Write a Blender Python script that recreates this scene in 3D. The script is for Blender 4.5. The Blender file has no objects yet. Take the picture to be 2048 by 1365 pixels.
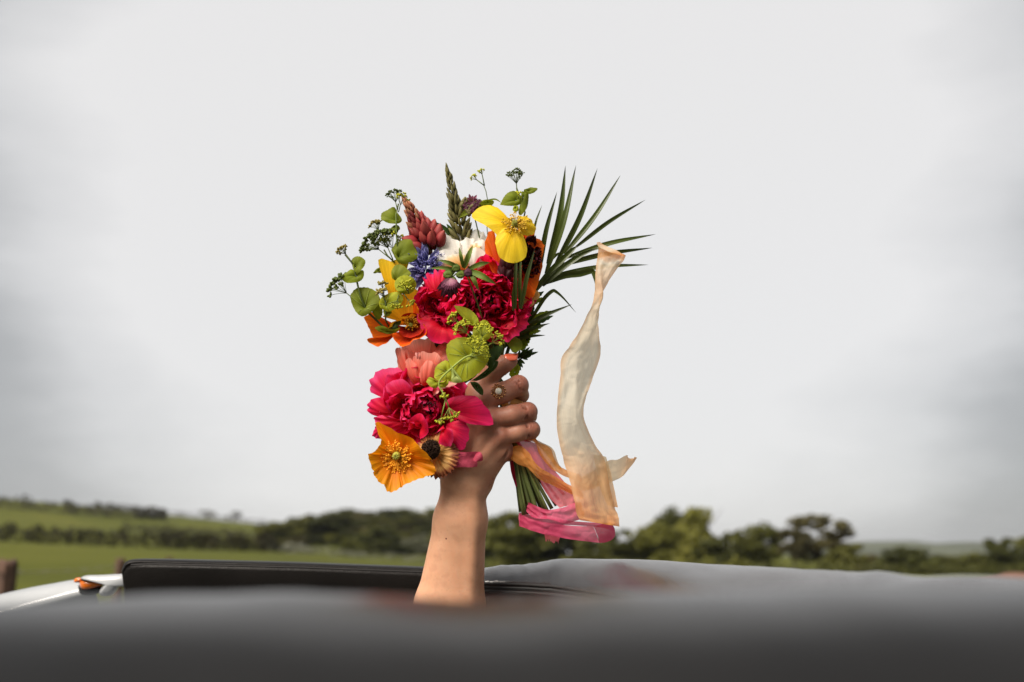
import bpy, bmesh, math, random
import numpy as np
from mathutils import Vector, Matrix, noise as mnoise

# ------------------------------------------------------------------ camera, sky, sun, exposure
S = bpy.context.scene
COL = S.collection
F = 2048 * 35 / 36.0            # focal length in photo pixels
CX, CY = 1024.0, 682.5
PITCH = math.radians(12.1)
CAM = Vector((0, 0, 1.25))
D0 = 1.15                       # distance of the bouquet
RT = Vector((1, 0, 0)); FW = Vector((0, math.cos(PITCH), math.sin(PITCH))); UP = Vector((0, -math.sin(PITCH), math.cos(PITCH)))
cd = bpy.data.cameras.new('camera'); cam = bpy.data.objects.new('camera', cd); COL.objects.link(cam)
cam.location = CAM; cam.rotation_euler = (math.radians(90) + PITCH, 0, 0)
cd.lens = 35; cd.sensor_width = 36; cd.clip_start = 0.01; cd.clip_end = 20000
cd.dof.use_dof = True; cd.dof.focus_distance = D0 - 0.015; cd.dof.aperture_fstop = 3.7
S.camera = cam

SUN_EL, SUN_AZ = 42, -141       # degrees; azimuth from +Y towards +X: behind the camera, to its left
W = bpy.data.worlds.new('World'); S.world = W; W.use_nodes = True
nt = W.node_tree; nt.nodes.clear(); N = nt.nodes.new; LK = nt.links.new
out = N('ShaderNodeOutputWorld')
sky = N('ShaderNodeTexSky'); sky.sky_type = 'NISHITA'; sky.sun_disc = False
sky.sun_elevation = math.radians(SUN_EL); sky.sun_rotation = math.radians(SUN_AZ)
bg1 = N('ShaderNodeBackground'); bg1.inputs['Strength'].default_value = 0.05
LK(sky.outputs[0], bg1.inputs[0])
# overcast cloud deck: bright where the cloud is thin ahead of the camera, greyer all round it
tc = N('ShaderNodeTexCoord')
dv = Vector((0.0, math.cos(math.radians(22.5)), math.sin(math.radians(22.5))))
dot = N('ShaderNodeVectorMath'); dot.operation = 'DOT_PRODUCT'; dot.inputs[1].default_value = dv
LK(tc.outputs['Generated'], dot.inputs[0])
mp = N('ShaderNodeMapping'); mp.inputs['Scale'].default_value = (1.3, 1.3, 3.4)
LK(tc.outputs['Generated'], mp.inputs[0])
nz = N('ShaderNodeTexNoise'); nz.inputs['Scale'].default_value = 2.6; nz.inputs['Detail'].default_value = 5; nz.inputs['Roughness'].default_value = 0.55
LK(mp.outputs[0], nz.inputs['Vector'])
ma = N('ShaderNodeMath'); ma.operation = 'MULTIPLY_ADD'; ma.inputs[1].default_value = 0.085; LK(nz.outputs[0], ma.inputs[0])
LK(dot.outputs['Value'], ma.inputs[2])
cr = N('ShaderNodeValToRGB'); LK(ma.outputs[0], cr.inputs[0])
e = cr.color_ramp.elements
e[0].position = 0.70; e[0].color = (0.36, 0.37, 0.38, 1)
e[1].position = 0.972; e[1].color = (0.80, 0.792, 0.786, 1)
k = e.new(0.908); k.color = (0.435, 0.44, 0.443, 1)
k = e.new(0.870); k.color = (0.325, 0.332, 0.337, 1)
k = e.new(0.938); k.color = (0.66, 0.66, 0.66, 1)
bg2 = N('ShaderNodeBackground'); bg2.inputs['Strength'].default_value = 0.232
LK(cr.outputs[0], bg2.inputs[0])
mx = N('ShaderNodeMixShader'); mx.inputs[0].default_value = 0.965
LK(bg1.outputs[0], mx.inputs[1]); LK(bg2.outputs[0], mx.inputs[2]); LK(mx.outputs[0], out.inputs[0])

sd = bpy.data.lights.new('sun', 'SUN'); sd.energy = 1.5; sd.angle = math.radians(38); sd.color = (1, 0.91, 0.80)
so = bpy.data.objects.new('sun', sd); COL.objects.link(so)
az, el = math.radians(SUN_AZ), math.radians(SUN_EL)
sdir = Vector((math.sin(az) * math.cos(el), math.cos(az) * math.cos(el), math.sin(el)))
so.rotation_euler = sdir.to_track_quat('Z', 'Y').to_euler(); so.location = (-3, -3, 8)

S.view_settings.view_transform = 'Standard'; S.view_settings.look = 'None'
S.view_settings.exposure = 2.16; S.view_settings.gamma = 1.0; S.view_settings.use_curve_mapping = False
S.render.engine = 'CYCLES'
S.cycles.use_denoising = True; S.cycles.max_bounces = 8; S.cycles.transmission_bounces = 6; S.cycles.transparent_max_bounces = 8
S.cycles.sample_clamp_indirect = 6

# ------------------------------------------------------------------ helpers
def PD(px, py, d):
    "point at photo pixel (px,py), d metres along the lens axis"
    return CAM + FW * d + RT * ((px - CX) / F * d) + UP * ((CY - py) / F * d)
def P(px, py, w=0.0):
    "same, w centimetres nearer than the bouquet's middle plane"
    return PD(px, py, D0 - w / 100.0)
def Zat(py, Y):
    return CAM.z + Y * math.tan(PITCH + math.atan((CY - py) / F))
def Xat(px, Y):
    return (px - CX) / F * Y * math.cos(PITCH)
def cdir(x, y, z):
    return (RT * x + UP * y - FW * z).normalized()
PX = D0 / F                      # metres per photo pixel at the bouquet
rnd = random.Random(7)

def tag(o, label=None, cat=None, group=None, kind=None):
    if label: o['label'] = label
    if cat: o['category'] = cat
    if group: o['group'] = group
    if kind: o['kind'] = kind
    return o
def thing(name, label, cat, loc, group=None):
    o = bpy.data.objects.new(name, None); COL.objects.link(o); o.location = loc; o.empty_display_size = 0.02
    return tag(o, label, cat, group)
def wloc(o):
    v = Vector((0, 0, 0))
    while o is not None:
        v = v + o.location; o = o.parent
    return v
def mk(name, verts, faces, mat, parent=None, uvs=None, smooth=True, loc=None):
    "one mesh object out of world-space verts"
    o0 = wloc(parent) if parent is not None else (Vector(loc) if loc is not None else Vector((0, 0, 0)))
    me = bpy.data.meshes.new(name)
    A = np.array([tuple(v) for v in verts], dtype=float) - np.array(tuple(o0))
    me.from_pydata(A.tolist(), [], faces)
    if uvs is not None:
        ul = me.uv_layers.new(name='UVMap')
        li = np.empty(len(me.loops), dtype=np.int32); me.loops.foreach_get('vertex_index', li)
        ul.data.foreach_set('uv', np.array(uvs, dtype=np.float32)[li].ravel())
    if smooth:
        me.polygons.foreach_set('use_smooth', [True] * len(me.polygons))
    me.materials.append(mat)
    o = bpy.data.objects.new(name, me); COL.objects.link(o)
    if parent is not None: o.parent = parent
    elif loc is not None: o.location = loc
    return o
def inst(name, me, parent, M):
    o = bpy.data.objects.new(name, me); COL.objects.link(o); o.parent = parent; o.matrix_local = M
    return o
def gridfaces(nr, nc, close=False):
    f = []
    for i in range(nr - 1):
        for j in range(nc - 1 if not close else nc):
            j2 = (j + 1) % nc
            f.append((i * nc + j, i * nc + j2, (i + 1) * nc + j2, (i + 1) * nc + j))
    return f
def gmesh(name, rows, mat, parent=None, smooth=True, close=False, loc=None):
    nr, nc = len(rows), len(rows[0])
    v = [p for r in rows for p in r]
    uv = [(j / max(1, nc - 1), i / max(1, nr - 1)) for i in range(nr) for j in range(nc)]
    return mk(name, v, gridfaces(nr, nc, close), mat, parent, uv, smooth, loc)
def cr_eval(pts, n):
    "Catmull-Rom through the points, n samples"
    pts = [Vector(p) for p in pts]
    if len(pts) == 1: return [pts[0]] * n
    m = len(pts) - 1; o = []
    for i in range(n):
        u = i / (n - 1) * m; a = min(int(u), m - 1); t = u - a
        p1, p2 = pts[a], pts[a + 1]
        p0 = pts[a - 1] if a > 0 else p1 * 2 - p2
        p3 = pts[a + 2] if a + 2 <= m else p2 * 2 - p1
        o.append(0.5 * ((2 * p1) + (p2 - p0) * t + (2 * p0 - 5 * p1 + 4 * p2 - p3) * t * t + (3 * p1 - p0 - 3 * p2 + p3) * t ** 3))
    return o
def lerp_list(l, t):
    x = t * (len(l) - 1); a = min(int(x), len(l) - 2); return l[a] + (l[a + 1] - l[a]) * (x - a)
def P3(q):
    return P(*q) if len(q) == 3 else P(q[0], q[1], 0)
class MB:
    "collects shapes for one mesh"
    def __init__(s): s.v = []; s.f = []; s.uv = []
    def add(s, v, f, uv=None):
        n = len(s.v); s.v += [tuple(x) for x in v]; s.f += [tuple(i + n for i in q) for q in f]
        s.uv += uv if uv else [(0.5, 0.5)] * len(v)
    def tube(s, pts, radii, sides=6, n=None, cap=True):
        n = n or max(2, len(pts)); c = cr_eval(pts, n)
        r = [lerp_list(list(radii), i / (n - 1)) for i in range(n)] if hasattr(radii, '__len__') else [radii] * n
        V = []; prev = None
        for i in range(n):
            t = (c[min(i + 1, n - 1)] - c[max(i - 1, 0)])
            t = t.normalized() if t.length > 1e-9 else Vector((0, 0, 1))
            a = prev - t * prev.dot(t) if prev else t.orthogonal()
            a = a.normalized() if a.length > 1e-6 else t.orthogonal().normalized()
            prev = a; b = t.cross(a)
            for j in range(sides):
                g = 2 * math.pi * j / sides; V.append(c[i] + (a * math.cos(g) + b * math.sin(g)) * r[i])
        f = gridfaces(n, sides, True)
        if cap: f += [tuple(range(sides))[::-1], tuple((n - 1) * sides + j for j in range(sides))]
        s.add(V, f, [(j / sides, i / (n - 1)) for i in range(n) for j in range(sides)])
    def bead(s, c, r, axis=None, stretch=1.0, seg=5, ring=3):
        c = Vector(c); ax = (axis or Vector((0, 0, 1))).normalized(); a = ax.orthogonal().normalized(); b = ax.cross(a)
        V = [c - ax * r * stretch]; uv = [(0.5, 0)]
        for i in range(1, ring + 1):
            th = math.pi * i / (ring + 1)
            for j in range(seg):
                g = 2 * math.pi * j / seg
                V.append(c - ax * (r * stretch * math.cos(th)) + (a * math.cos(g) + b * math.sin(g)) * (r * math.sin(th))); uv.append((j / seg, i / (ring + 1)))
        V.append(c + ax * r * stretch); uv.append((0.5, 1))
        f = [(0, 1 + (j + 1) % seg, 1 + j) for j in range(seg)]
        for i in range(ring - 1):
            for j in range(seg):
                q = 1 + i * seg; f.append((q + j, q + (j + 1) % seg, q + seg + (j + 1) % seg, q + seg + j))
        q = 1 + (ring - 1) * seg; t = len(V) - 1
        f += [(q + j, q + (j + 1) % seg, t) for j in range(seg)]
        s.add(V, f, uv)
    def build(s, name, mat, parent=None, smooth=True, loc=None):
        return mk(name, s.v, s.f, mat, parent, s.uv, smooth, loc)
def tube(name, pts, radii, mat, parent, sides=7, n=None):
    m = MB(); m.tube(pts, radii, sides, n); return m.build(name, mat, parent)

# ------------------------------------------------------------------ materials
def newmat(name):
    m = bpy.data.materials.new(name); m.use_nodes = True; t = m.node_tree
    return m, t, t.nodes['Principled BSDF'], t.nodes['Material Output']
def setin(b, **kw):
    for k_, v in kw.items():
        n_ = k_.replace('_', ' ')
        if n_ in b.inputs: b.inputs[n_].default_value = v
def ramp(t, stops):
    r = t.nodes.new('ShaderNodeValToRGB'); el_ = r.color_ramp.elements
    while len(el_) < len(stops): el_.new(0.5)
    for q, (p_, c_) in zip(el_, stops): q.position = p_; q.color = (*c_, 1)
    return r
def petal_mat(name, stops, trans=0.35, rough=0.55, vein=0.22, vscale=(34, 2.2), bump=0.25, jitter=0.18, tcol=None, use_v=True, spec=0.25, mott=0.35, clear=0.0, edge=None, crumple=0.0):
    "pigment running from claw to rim (UV v), fine veins, thin-sheet translucency"
    m, t, b, o = newmat(name); nd = t.nodes; L = t.links.new
    uv = nd.new('ShaderNodeUVMap'); uv.uv_map = 'UVMap'
    sp = nd.new('ShaderNodeSeparateXYZ'); L(uv.outputs[0], sp.inputs[0])
    mp_ = nd.new('ShaderNodeMapping'); mp_.inputs['Scale'].default_value = (vscale[0], vscale[1], 1); L(uv.outputs[0], mp_.inputs[0])
    oi = nd.new('ShaderNodeObjectInfo')
    off = nd.new('ShaderNodeVectorMath'); off.operation = 'ADD'; L(mp_.outputs[0], off.inputs[0])
    cmb = nd.new('ShaderNodeCombineXYZ'); mu = nd.new('ShaderNodeMath'); mu.operation = 'MULTIPLY'; mu.inputs[1].default_value = 37.0
    L(oi.outputs['Random'], mu.inputs[0]); L(mu.outputs[0], cmb.inputs[2]); L(cmb.outputs[0], off.inputs[1])
    n1 = nd.new('ShaderNodeTexNoise'); n1.inputs['Scale'].default_value = 1.0; n1.inputs['Detail'].default_value = 3; L(off.outputs[0], n1.inputs['Vector'])
    r = ramp(t, stops)
    n2 = nd.new('ShaderNodeTexNoise'); n2.inputs['Scale'].default_value = 60.0
    gc = nd.new('ShaderNodeTexCoord'); L(gc.outputs['Object'], n2.inputs['Vector'])
    mm = nd.new('ShaderNodeMath'); mm.operation = 'MULTIPLY_ADD'; mm.inputs[1].default_value = mott; L(n2.outputs[0], mm.inputs[0])
    ms = nd.new('ShaderNodeMath'); ms.operation = 'ADD'; ms.inputs[1].default_value = -mott / 2; L(sp.outputs[1], ms.inputs[0]); L(ms.outputs[0], mm.inputs[2])
    L(mm.outputs[0], r.inputs[0])
    hs = nd.new('ShaderNodeHueSaturation'); L(r.outputs[0], hs.inputs['Color'])
    if edge:      # selvedge dyed darker than the middle of the ribbon
        m1 = nd.new('ShaderNodeMath'); m1.operation = 'SUBTRACT'; m1.inputs[1].default_value = 0.5; L(sp.outputs[0], m1.inputs[0])
        m2_ = nd.new('ShaderNodeMath'); m2_.operation = 'ABSOLUTE'; L(m1.outputs[0], m2_.inputs[0])
        m3_ = nd.new('ShaderNodeMapRange'); m3_.inputs[1].default_value = 0.36; m3_.inputs[2].default_value = 0.50; m3_.inputs[4].default_value = 0.75; L(m2_.outputs[0], m3_.inputs[0])
        me_ = nd.new('ShaderNodeMixRGB'); L(m3_.outputs[0], me_.inputs[0]); L(r.outputs[0], me_.inputs[1]); me_.inputs[2].default_value = (*edge, 1); L(me_.outputs[0], hs.inputs['Color'])
    mr = nd.new('ShaderNodeMapRange'); mr.inputs[3].default_value = 1 - jitter; mr.inputs[4].default_value = 1 + jitter; L(oi.outputs['Random'], mr.inputs[0])
    mv = nd.new('ShaderNodeMapRange'); mv.inputs[1].default_value = 0.3; mv.inputs[2].default_value = 0.7; mv.inputs[3].default_value = 1 - vein; mv.inputs[4].default_value = 1 + vein; L(n1.outputs[0], mv.inputs[0])
    vm = nd.new('ShaderNodeMath'); vm.operation = 'MULTIPLY'; L(mr.outputs[0], vm.inputs[0]); L(mv.outputs[0], vm.inputs[1]); L(vm.outputs[0], hs.inputs['Value'])
    L(hs.outputs[0], b.inputs['Base Color'])
    setin(b, Roughness=rough); b.inputs['Specular IOR Level'].default_value = spec
    bp = nd.new('ShaderNodeBump'); bp.inputs['Strength'].default_value = bump; bp.inputs['Distance'].default_value = 0.001; L(n1.outputs[0], bp.inputs['Height'])
    if crumple:   # sharp little creases of handled silk
        nc = nd.new('ShaderNodeTexNoise'); nc.inputs['Scale'].default_value = 38; nc.inputs['Detail'].default_value = 2; nc.inputs['Distortion'].default_value = 0.6; L(gc.outputs['Object'], nc.inputs['Vector'])
        c1 = nd.new('ShaderNodeMath'); c1.operation = 'SUBTRACT'; c1.inputs[1].default_value = 0.5; L(nc.outputs[0], c1.inputs[0])
        c2 = nd.new('ShaderNodeMath'); c2.operation = 'ABSOLUTE'; L(c1.outputs[0], c2.inputs[0])
        bc = nd.new('ShaderNodeBump'); bc.inputs['Strength'].default_value = crumple; bc.inputs['Distance'].default_value = 0.012; L(c2.outputs[0], bc.inputs['Height']); L(bp.outputs[0], bc.inputs['Normal']); bp = bc
    L(bp.outputs[0], b.inputs['Normal'])
    tr = nd.new('ShaderNodeBsdfTranslucent'); L(bp.outputs[0], tr.inputs['Normal'])
    if tcol is None: L(hs.outputs[0], tr.inputs['Color'])
    else: tr.inputs['Color'].default_value = (*tcol, 1)
    mx_ = nd.new('ShaderNodeMixShader'); mx_.inputs[0].default_value = trans
    L(b.outputs[0], mx_.inputs[1]); L(tr.outputs[0], mx_.inputs[2]); L(mx_.outputs[0], o.inputs[0])
    if clear:
        tp = nd.new('ShaderNodeBsdfTransparent'); m2 = nd.new('ShaderNodeMixShader'); m2.inputs[0].default_value = clear
        L(mx_.outputs[0], m2.inputs[1]); L(tp.outputs[0], m2.inputs[2]); L(m2.outputs[0], o.inputs[0])
    return m
def plain(name, col, rough=0.5, metal=0.0, spec=0.5, var=0.15, scale=40, bump=0.0, coat=0.0, bscale=None):
    m, t, b, o = newmat(name); nd = t.nodes; L = t.links.new
    tc_ = nd.new('ShaderNodeTexCoord'); n = nd.new('ShaderNodeTexNoise'); n.inputs['Scale'].default_value = scale; n.inputs['Detail'].default_value = 5
    L(tc_.outputs['Object'], n.inputs['Vector'])
    r = ramp(t, [(0.3, tuple(c * (1 - var) for c in col)), (0.7, tuple(min(1, c * (1 + var)) for c in col))]); L(n.outputs[0], r.inputs[0]); L(r.outputs[0], b.inputs['Base Color'])
    setin(b, Roughness=rough, Metallic=metal); b.inputs['Specular IOR Level'].default_value = spec
    b.inputs['Coat Weight'].default_value = coat
    if bump:
        n3 = nd.new('ShaderNodeTexNoise'); n3.inputs['Scale'].default_value = bscale or scale * 6; n3.inputs['Detail'].default_value = 4; L(tc_.outputs['Object'], n3.inputs['Vector'])
        bp = nd.new('ShaderNodeBump'); bp.inputs['Strength'].default_value = bump; bp.inputs['Distance'].default_value = 0.002; L(n3.outputs[0], bp.inputs['Height']); L(bp.outputs[0], b.inputs['Normal'])
    return m
def foliage_mat(name, c1, c2, scale=0.6, trans=0.3):
    m, t, b, o = newmat(name); nd = t.nodes; L = t.links.new
    tc_ = nd.new('ShaderNodeTexCoord'); n = nd.new('ShaderNodeTexNoise'); n.inputs['Scale'].default_value = scale; n.inputs['Detail'].default_value = 6
    oi = nd.new('ShaderNodeObjectInfo'); L(tc_.outputs['Object'], n.inputs['Vector'])
    ad = nd.new('ShaderNodeMath'); ad.operation = 'MULTIPLY_ADD'; ad.inputs[1].default_value = 0.3; L(oi.outputs['Random'], ad.inputs[0]); L(n.outputs[0], ad.inputs[2])
    r = ramp(t, [(0.45, c1), (0.85, c2)]); L(ad.outputs[0], r.inputs[0]); L(r.outputs[0], b.inputs['Base Color'])
    setin(b, Roughness=0.6); b.inputs['Specular IOR Level'].default_value = 0.2
    tr = nd.new('ShaderNodeBsdfTranslucent'); L(r.outputs[0], tr.inputs['Color'])
    mx_ = nd.new('ShaderNodeMixShader'); mx_.inputs[0].default_value = trans
    L(b.outputs[0], mx_.inputs[1]); L(tr.outputs[0], mx_.inputs[2]); L(mx_.outputs[0], o.inputs[0])
    return m

# ------------------------------------------------------------------ land
def interp(x, xs, ys): return float(np.interp(x, xs, ys))
def z150(px): return Zat(interp(px, [-800, 0, 540, 900, 1000, 2048, 3000], [1070, 1087, 1107, 1136, 1144, 1146, 1146]), 150)
def z350(px): return Zat(interp(px, [-800, 0, 300, 530, 650, 850, 1000, 1150, 1400], [1040, 1052, 1070, 1082, 1060, 1056, 1085, 1112, 1116]), 350)
def z600(px): return Zat(interp(px, [-1200, -600, 0, 170, 300, 530, 800, 1000, 1200], [1000, 1003, 1012, 1022, 1034, 1053, 1080, 1106, 1112]), 600)
def ground_z(X, Y):
    r = math.hypot(X, Y)
    if Y <= 1: px = -3000 if X < 0 else 4000
    else: px = max(-3000, min(4000, CX + X / Y * F / math.cos(PITCH)))
    if Y < 0:      # behind the camera the land is level
        return 0.0
    zs = [0, 0, z150(px), z350(px), z600(px), z600(px) * 0.75 - 2, -4, -4]
    rs = [0, 25, 150, 350, 600, 800, 1500, 12000]
    for i in range(len(rs) - 1):
        if r <= rs[i + 1]:
            t = (r - rs[i]) / (rs[i + 1] - rs[i]); t = t * t * (3 - 2 * t)
            z = zs[i] + (zs[i + 1] - zs[i]) * t; break
    else: z = -4
    if Y < 25: z *= max(0, Y) / 25
    return z + 0.12 * mnoise.noise(Vector((X * 0.05, Y * 0.05, 0))) * min(1, r / 40)
def terrain():
    azs = sorted(set([math.radians(a) for a in np.linspace(-180, 180, 61)] + [math.radians(a) for a in np.linspace(-42, 42, 170)]))
    rs = [0.0] + list(np.geomspace(2, 12000, 110))
    V = []; f = []
    na = len(azs)
    for r in rs:
        for a in azs:
            X, Y = r * math.sin(a), r * math.cos(a); V.append((X, Y, ground_z(X, Y) - 0.002))
    f = gridfaces(len(rs), na)
    m, t, b, o = newmat('meadow'); nd = t.nodes; L = t.links.new
    tc_ = nd.new('ShaderNodeTexCoord')
    n = nd.new('ShaderNodeTexNoise'); n.inputs['Scale'].default_value = 0.035; n.inputs['Detail'].default_value = 8; n.inputs['Roughness'].default_value = 0.65; L(tc_.outputs['Object'], n.inputs['Vector'])
    r1 = ramp(t, [(0.35, (0.060, 0.068, 0.010)), (0.52, (0.094, 0.104, 0.012)), (0.68, (0.13, 0.13, 0.02))]); L(n.outputs[0], r1.inputs[0])
    n2 = nd.new('ShaderNodeTexNoise'); n2.inputs['Scale'].default_value = 3.0; n2.inputs['Detail'].default_value = 6; L(tc_.outputs['Object'], n2.inputs['Vector'])
    mxc = nd.new('ShaderNodeMixRGB'); mxc.blend_type = 'MULTIPLY'; mxc.inputs[0].default_value = 0.6; L(r1.outputs[0], mxc.inputs[1])
    r2 = ramp(t, [(0.3, (0.55, 0.55, 0.5)), (0.7, (1, 1, 1))]); L(n2.outputs[0], r2.inputs[0]); L(r2.outputs[0], mxc.inputs[2]); L(mxc.outputs[0], b.inputs['Base Color'])
    setin(b, Roughness=0.9); b.inputs['Specular IOR Level'].default_value = 0.1
    bp = nd.new('ShaderNodeBump'); bp.inputs['Strength'].default_value = 0.5; bp.inputs['Distance'].default_value = 0.3; L(n2.outputs[0], bp.inputs['Height']); L(bp.outputs[0], b.inputs['Normal'])
    tag(mk('ground', V, f, m), 'rolling green meadow rising to a hill', kind='structure')
terrain()
def far_hill():
    rows = []
    for k_, (Y, fr) in enumerate([(2100, 0), (2300, 0.45), (2550, 0.85), (2750, 1.0), (3000, 0.85), (3400, 0)]):
        row = []
        for px in range(1350, 3300, 25):
            top = interp(px, [1350, 1500, 1650, 1740, 1810, 1880, 1940, 2060, 2400, 3000, 3300], [1112, 1098, 1086, 1083, 1081, 1086, 1083, 1084, 1080, 1096, 1112])
            h = (Zat(top, 2750) + 4) * fr - 5
            row.append(Vector((Xat(px, Y), Y, h + 4 * mnoise.noise(Vector((px * 0.02, k_ * 0.7, 3))) * fr)))
        rows.append(row)
    m = plain('far_heath', (0.075, 0.085, 0.05), 0.95, spec=0.1, var=0.45, scale=0.006)
    tag(gmesh('hills', rows, m), 'distant low moorland ridge beyond the trees', kind='structure')
far_hill()

M_bark = plain('bark', (0.06, 0.048, 0.035), 0.9, var=0.3, scale=4)
FOL = [foliage_mat('foliage_dark', (0.036, 0.042, 0.012), (0.098, 0.102, 0.026)),
       foliage_mat('foliage_mid', (0.058, 0.064, 0.015), (0.148, 0.148, 0.034)),
       foliage_mat('foliage_fresh', (0.085, 0.092, 0.018), (0.195, 0.19, 0.038)),
       foliage_mat('foliage_brown', (0.06, 0.054, 0.022), (0.13, 0.115, 0.045)),
       foliage_mat('blossom_white', (0.10, 0.11, 0.05), (0.42, 0.42, 0.34), 0.9),
       foliage_mat('hedge_dark', (0.022, 0.019, 0.008), (0.06, 0.054, 0.02))]
def crown_mesh(kind, seed, n=2600):
    "unit crown: about 1 wide, 1 high from z=0; leaf-spray faces in clumps through its volume"
    rg = np.random.default_rng(seed)
    cl = []
    for i in range({'round': 60, 'cone': 60, 'bush': 60, 'loose': 30, 'bare': 13}[kind]):
        for _ in range(60):
            p = rg.uniform((-0.5, -0.5, 0), (0.5, 0.5, 1))
            z = p[2]; r = math.hypot(p[0], p[1])
            if kind == 'round': lim = 0.46 * math.sqrt(max(0, 1 - ((z - 0.55) / 0.47) ** 2))
            elif kind == 'cone': lim = 0.44 * (1 - z ** 1.5) * min(1, z / 0.15 + 0.4)
            elif kind == 'bush': lim = 0.47 * math.sqrt(max(0, 1 - (z / 0.98) ** 2))
            elif kind == 'loose': lim = 0.45 * math.sqrt(max(0, 1 - ((z - 0.6) / 0.42) ** 2))
            else: lim = 0.45 * math.sqrt(max(0, 1 - ((z - 0.62) / 0.4) ** 2))
            if r < lim: cl.append((p, rg.uniform(0.10, 0.17) * (0.8 if kind in ('loose', 'bare') else 1))); break
    V = np.zeros((n, 4, 3)); per = n // len(cl)
    k_ = 0
    for i in range(n):
        c, s = cl[i % len(cl)]
        d = rg.normal(size=3); d /= np.linalg.norm(d); rr = s * rg.uniform(0.35, 1.0) ** 0.6
        p = c + d * rr * np.array([1, 1, 0.8])
        p[2] = max(0.0, p[2])
        a = rg.normal(size=3); a /= np.linalg.norm(a); b = np.cross(a, rg.normal(size=3)); b /= np.linalg.norm(b)
        sz = rg.uniform(0.028, 0.06)
        V[i] = [p - a * sz, p + b * sz * 0.7, p + a * sz, p - b * sz * 0.7]
    me = bpy.data.meshes.new('crown')
    me.from_pydata(V.reshape(-1, 3).tolist(), [], np.arange(n * 4).reshape(-1, 4).tolist())
    return me
def trunk_mesh(seed):
    rg = random.Random(seed); m = MB()
    m.tube([(0, 0, -0.04), (0.01, 0, 0.3), (rg.uniform(-.03, .03), 0, 0.8)], [0.035, 0.026, 0.008], 7, 5)
    for i in range(6):
        g = rg.uniform(0, 6.28); z = rg.uniform(0.25, 0.55); L_ = rg.uniform(0.2, 0.38)
        m.tube([(0, 0, z), (math.cos(g) * L_ * .5, math.sin(g) * L_ * .5, z + L_ * .45), (math.cos(g) * L_, math.sin(g) * L_, z + L_ * rg.uniform(.6, 1.1))], [0.014, 0.008, 0.003], 5, 4)
    me = bpy.data.meshes.new('trunk'); me.from_pydata(m.v, [], m.f); me.materials.append(M_bark)
    return me
CR = {}
def crown(kind, mi, var):
    key = (kind, mi, var)
    if key not in CR:
        base = CR.get((kind, None, var))
        if base is None: base = CR[(kind, None, var)] = crown_mesh(kind, hash((len(kind), ord(kind[0]), var)) % 1000, 700 if kind == 'bare' else (2000 if kind == 'loose' else 3200))
        me = base.copy(); me.materials.append(FOL[mi]); CR[key] = me
    return CR[key]
TR = [trunk_mesh(i) for i in range(3)]
def tree(px, top, wpx, Y, kind, mi, label, group, name='tree', base=None, cat='tree'):
    X = Xat(px, Y); zb = ground_z(X, Y) if base is None else base
    h = Zat(top, Y) - zb; wd = wpx / F * Y * (1.12 if kind != 'cone' else 1.0)
    t = thing(name, label, cat, (X, Y, zb - 0.05), group)
    tr = inst('trunk', TR[rnd.randrange(3)], t, Matrix.Rotation(rnd.uniform(0, 6.3), 4, 'Z') @ Matrix.Diagonal((min(h, wd * 1.2), min(h, wd * 1.2), h, 1)))
    lo = 0.0 if kind in ('bush',) else (0.08 if kind == 'cone' else 0.1)
    inst('crown', crown(kind, mi, rnd.randrange(3)), t, Matrix.Translation((0, 0, h * lo)) @ Matrix.Rotation(rnd.uniform(0, 6.3), 4, 'Z') @ Matrix.Diagonal((wd * 1.08, wd * 1.08, h * (1 - lo), 1)))
    return t
GT = 'trees along the far side of the meadow'
tree(1028, 1032, 120, 132, 'round', 1, 'bushy tree just right of the raised forearm, under the stems', GT)
tree(1100, 1047, 110, 140, 'round', 0, 'dark rounded tree behind the pink ribbon loop', GT)
tree(1178, 1074, 95, 138, 'bush', 1, 'low tree under the right end of the pink loop', GT)
tree(1255, 1062, 105, 145, 'round', 1, 'rounded tree below the tip of the peach ribbon', GT)
tree(1318, 1050, 100, 142, 'round', 2, 'fresh green tree against the left side of the tallest tree', GT)
tree(1358, 1022, 95, 146, 'round', 1, 'pointed shoulder tree leaning on the tallest tree', GT)
tree(1396, 998, 112, 140, 'cone', 2, 'tallest tree, pointed and dense, right of the peach ribbon', GT)
tree(1425, 1075, 80, 137, 'bush', 0, 'low dark tree at the right foot of the tallest tree', GT)
tree(1478, 1064, 78, 142, 'round', 1, 'rounded tree between the tallest tree and the domed one', GT)
tree(1528, 1050, 66, 146, 'round', 2, 'domed fresh green tree left of the airy open tree', GT)
tree(1588, 1058, 62, 140, 'loose', 3, 'thin brownish tree between the domed and the open tree', GT)
tree(1640, 1035, 130, 144, 'loose', 3, 'airy open crowned tree with sky showing through', GT)
tree(1692, 1083, 90, 138, 'bush', 1, 'rounded tree on the right flank of the open tree', GT)
tree(1736, 1108, 60, 136, 'bush', 3, 'small brownish bush left of the dark domed bush', GT, 'bush', cat='bush')
tree(1806, 1093, 108, 130, 'bush', 0, 'large dark domed bush below the distant ridge', GT, 'bush', cat='bush')
tree(1890, 1106, 84, 133, 'bush', 0, 'smaller dark domed bush right of the large domed one', GT, 'bush', cat='bush')
tree(1955, 1104, 70, 133, 'bush', 1, 'green bush left of the ragged tree at the ridge end', GT, 'bush', cat='bush')
tree(1998, 1070, 66, 128, 'loose', 0, 'ragged dark tree at the right end of the distant ridge', GT)
tree(2044, 1094, 80, 131, 'bush', 0, 'dark bush cut off by the right edge', GT, 'bush', cat='bush')
tree(2120, 1060, 120, 135, 'round', 1, 'tree beyond the right edge of the view', GT)
GW = 'trees of the wood on the hill'
tree(556, 1046, 80, 260, 'round', 2, 'fresh green tree at the left end of the hill wood', GW)
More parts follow.
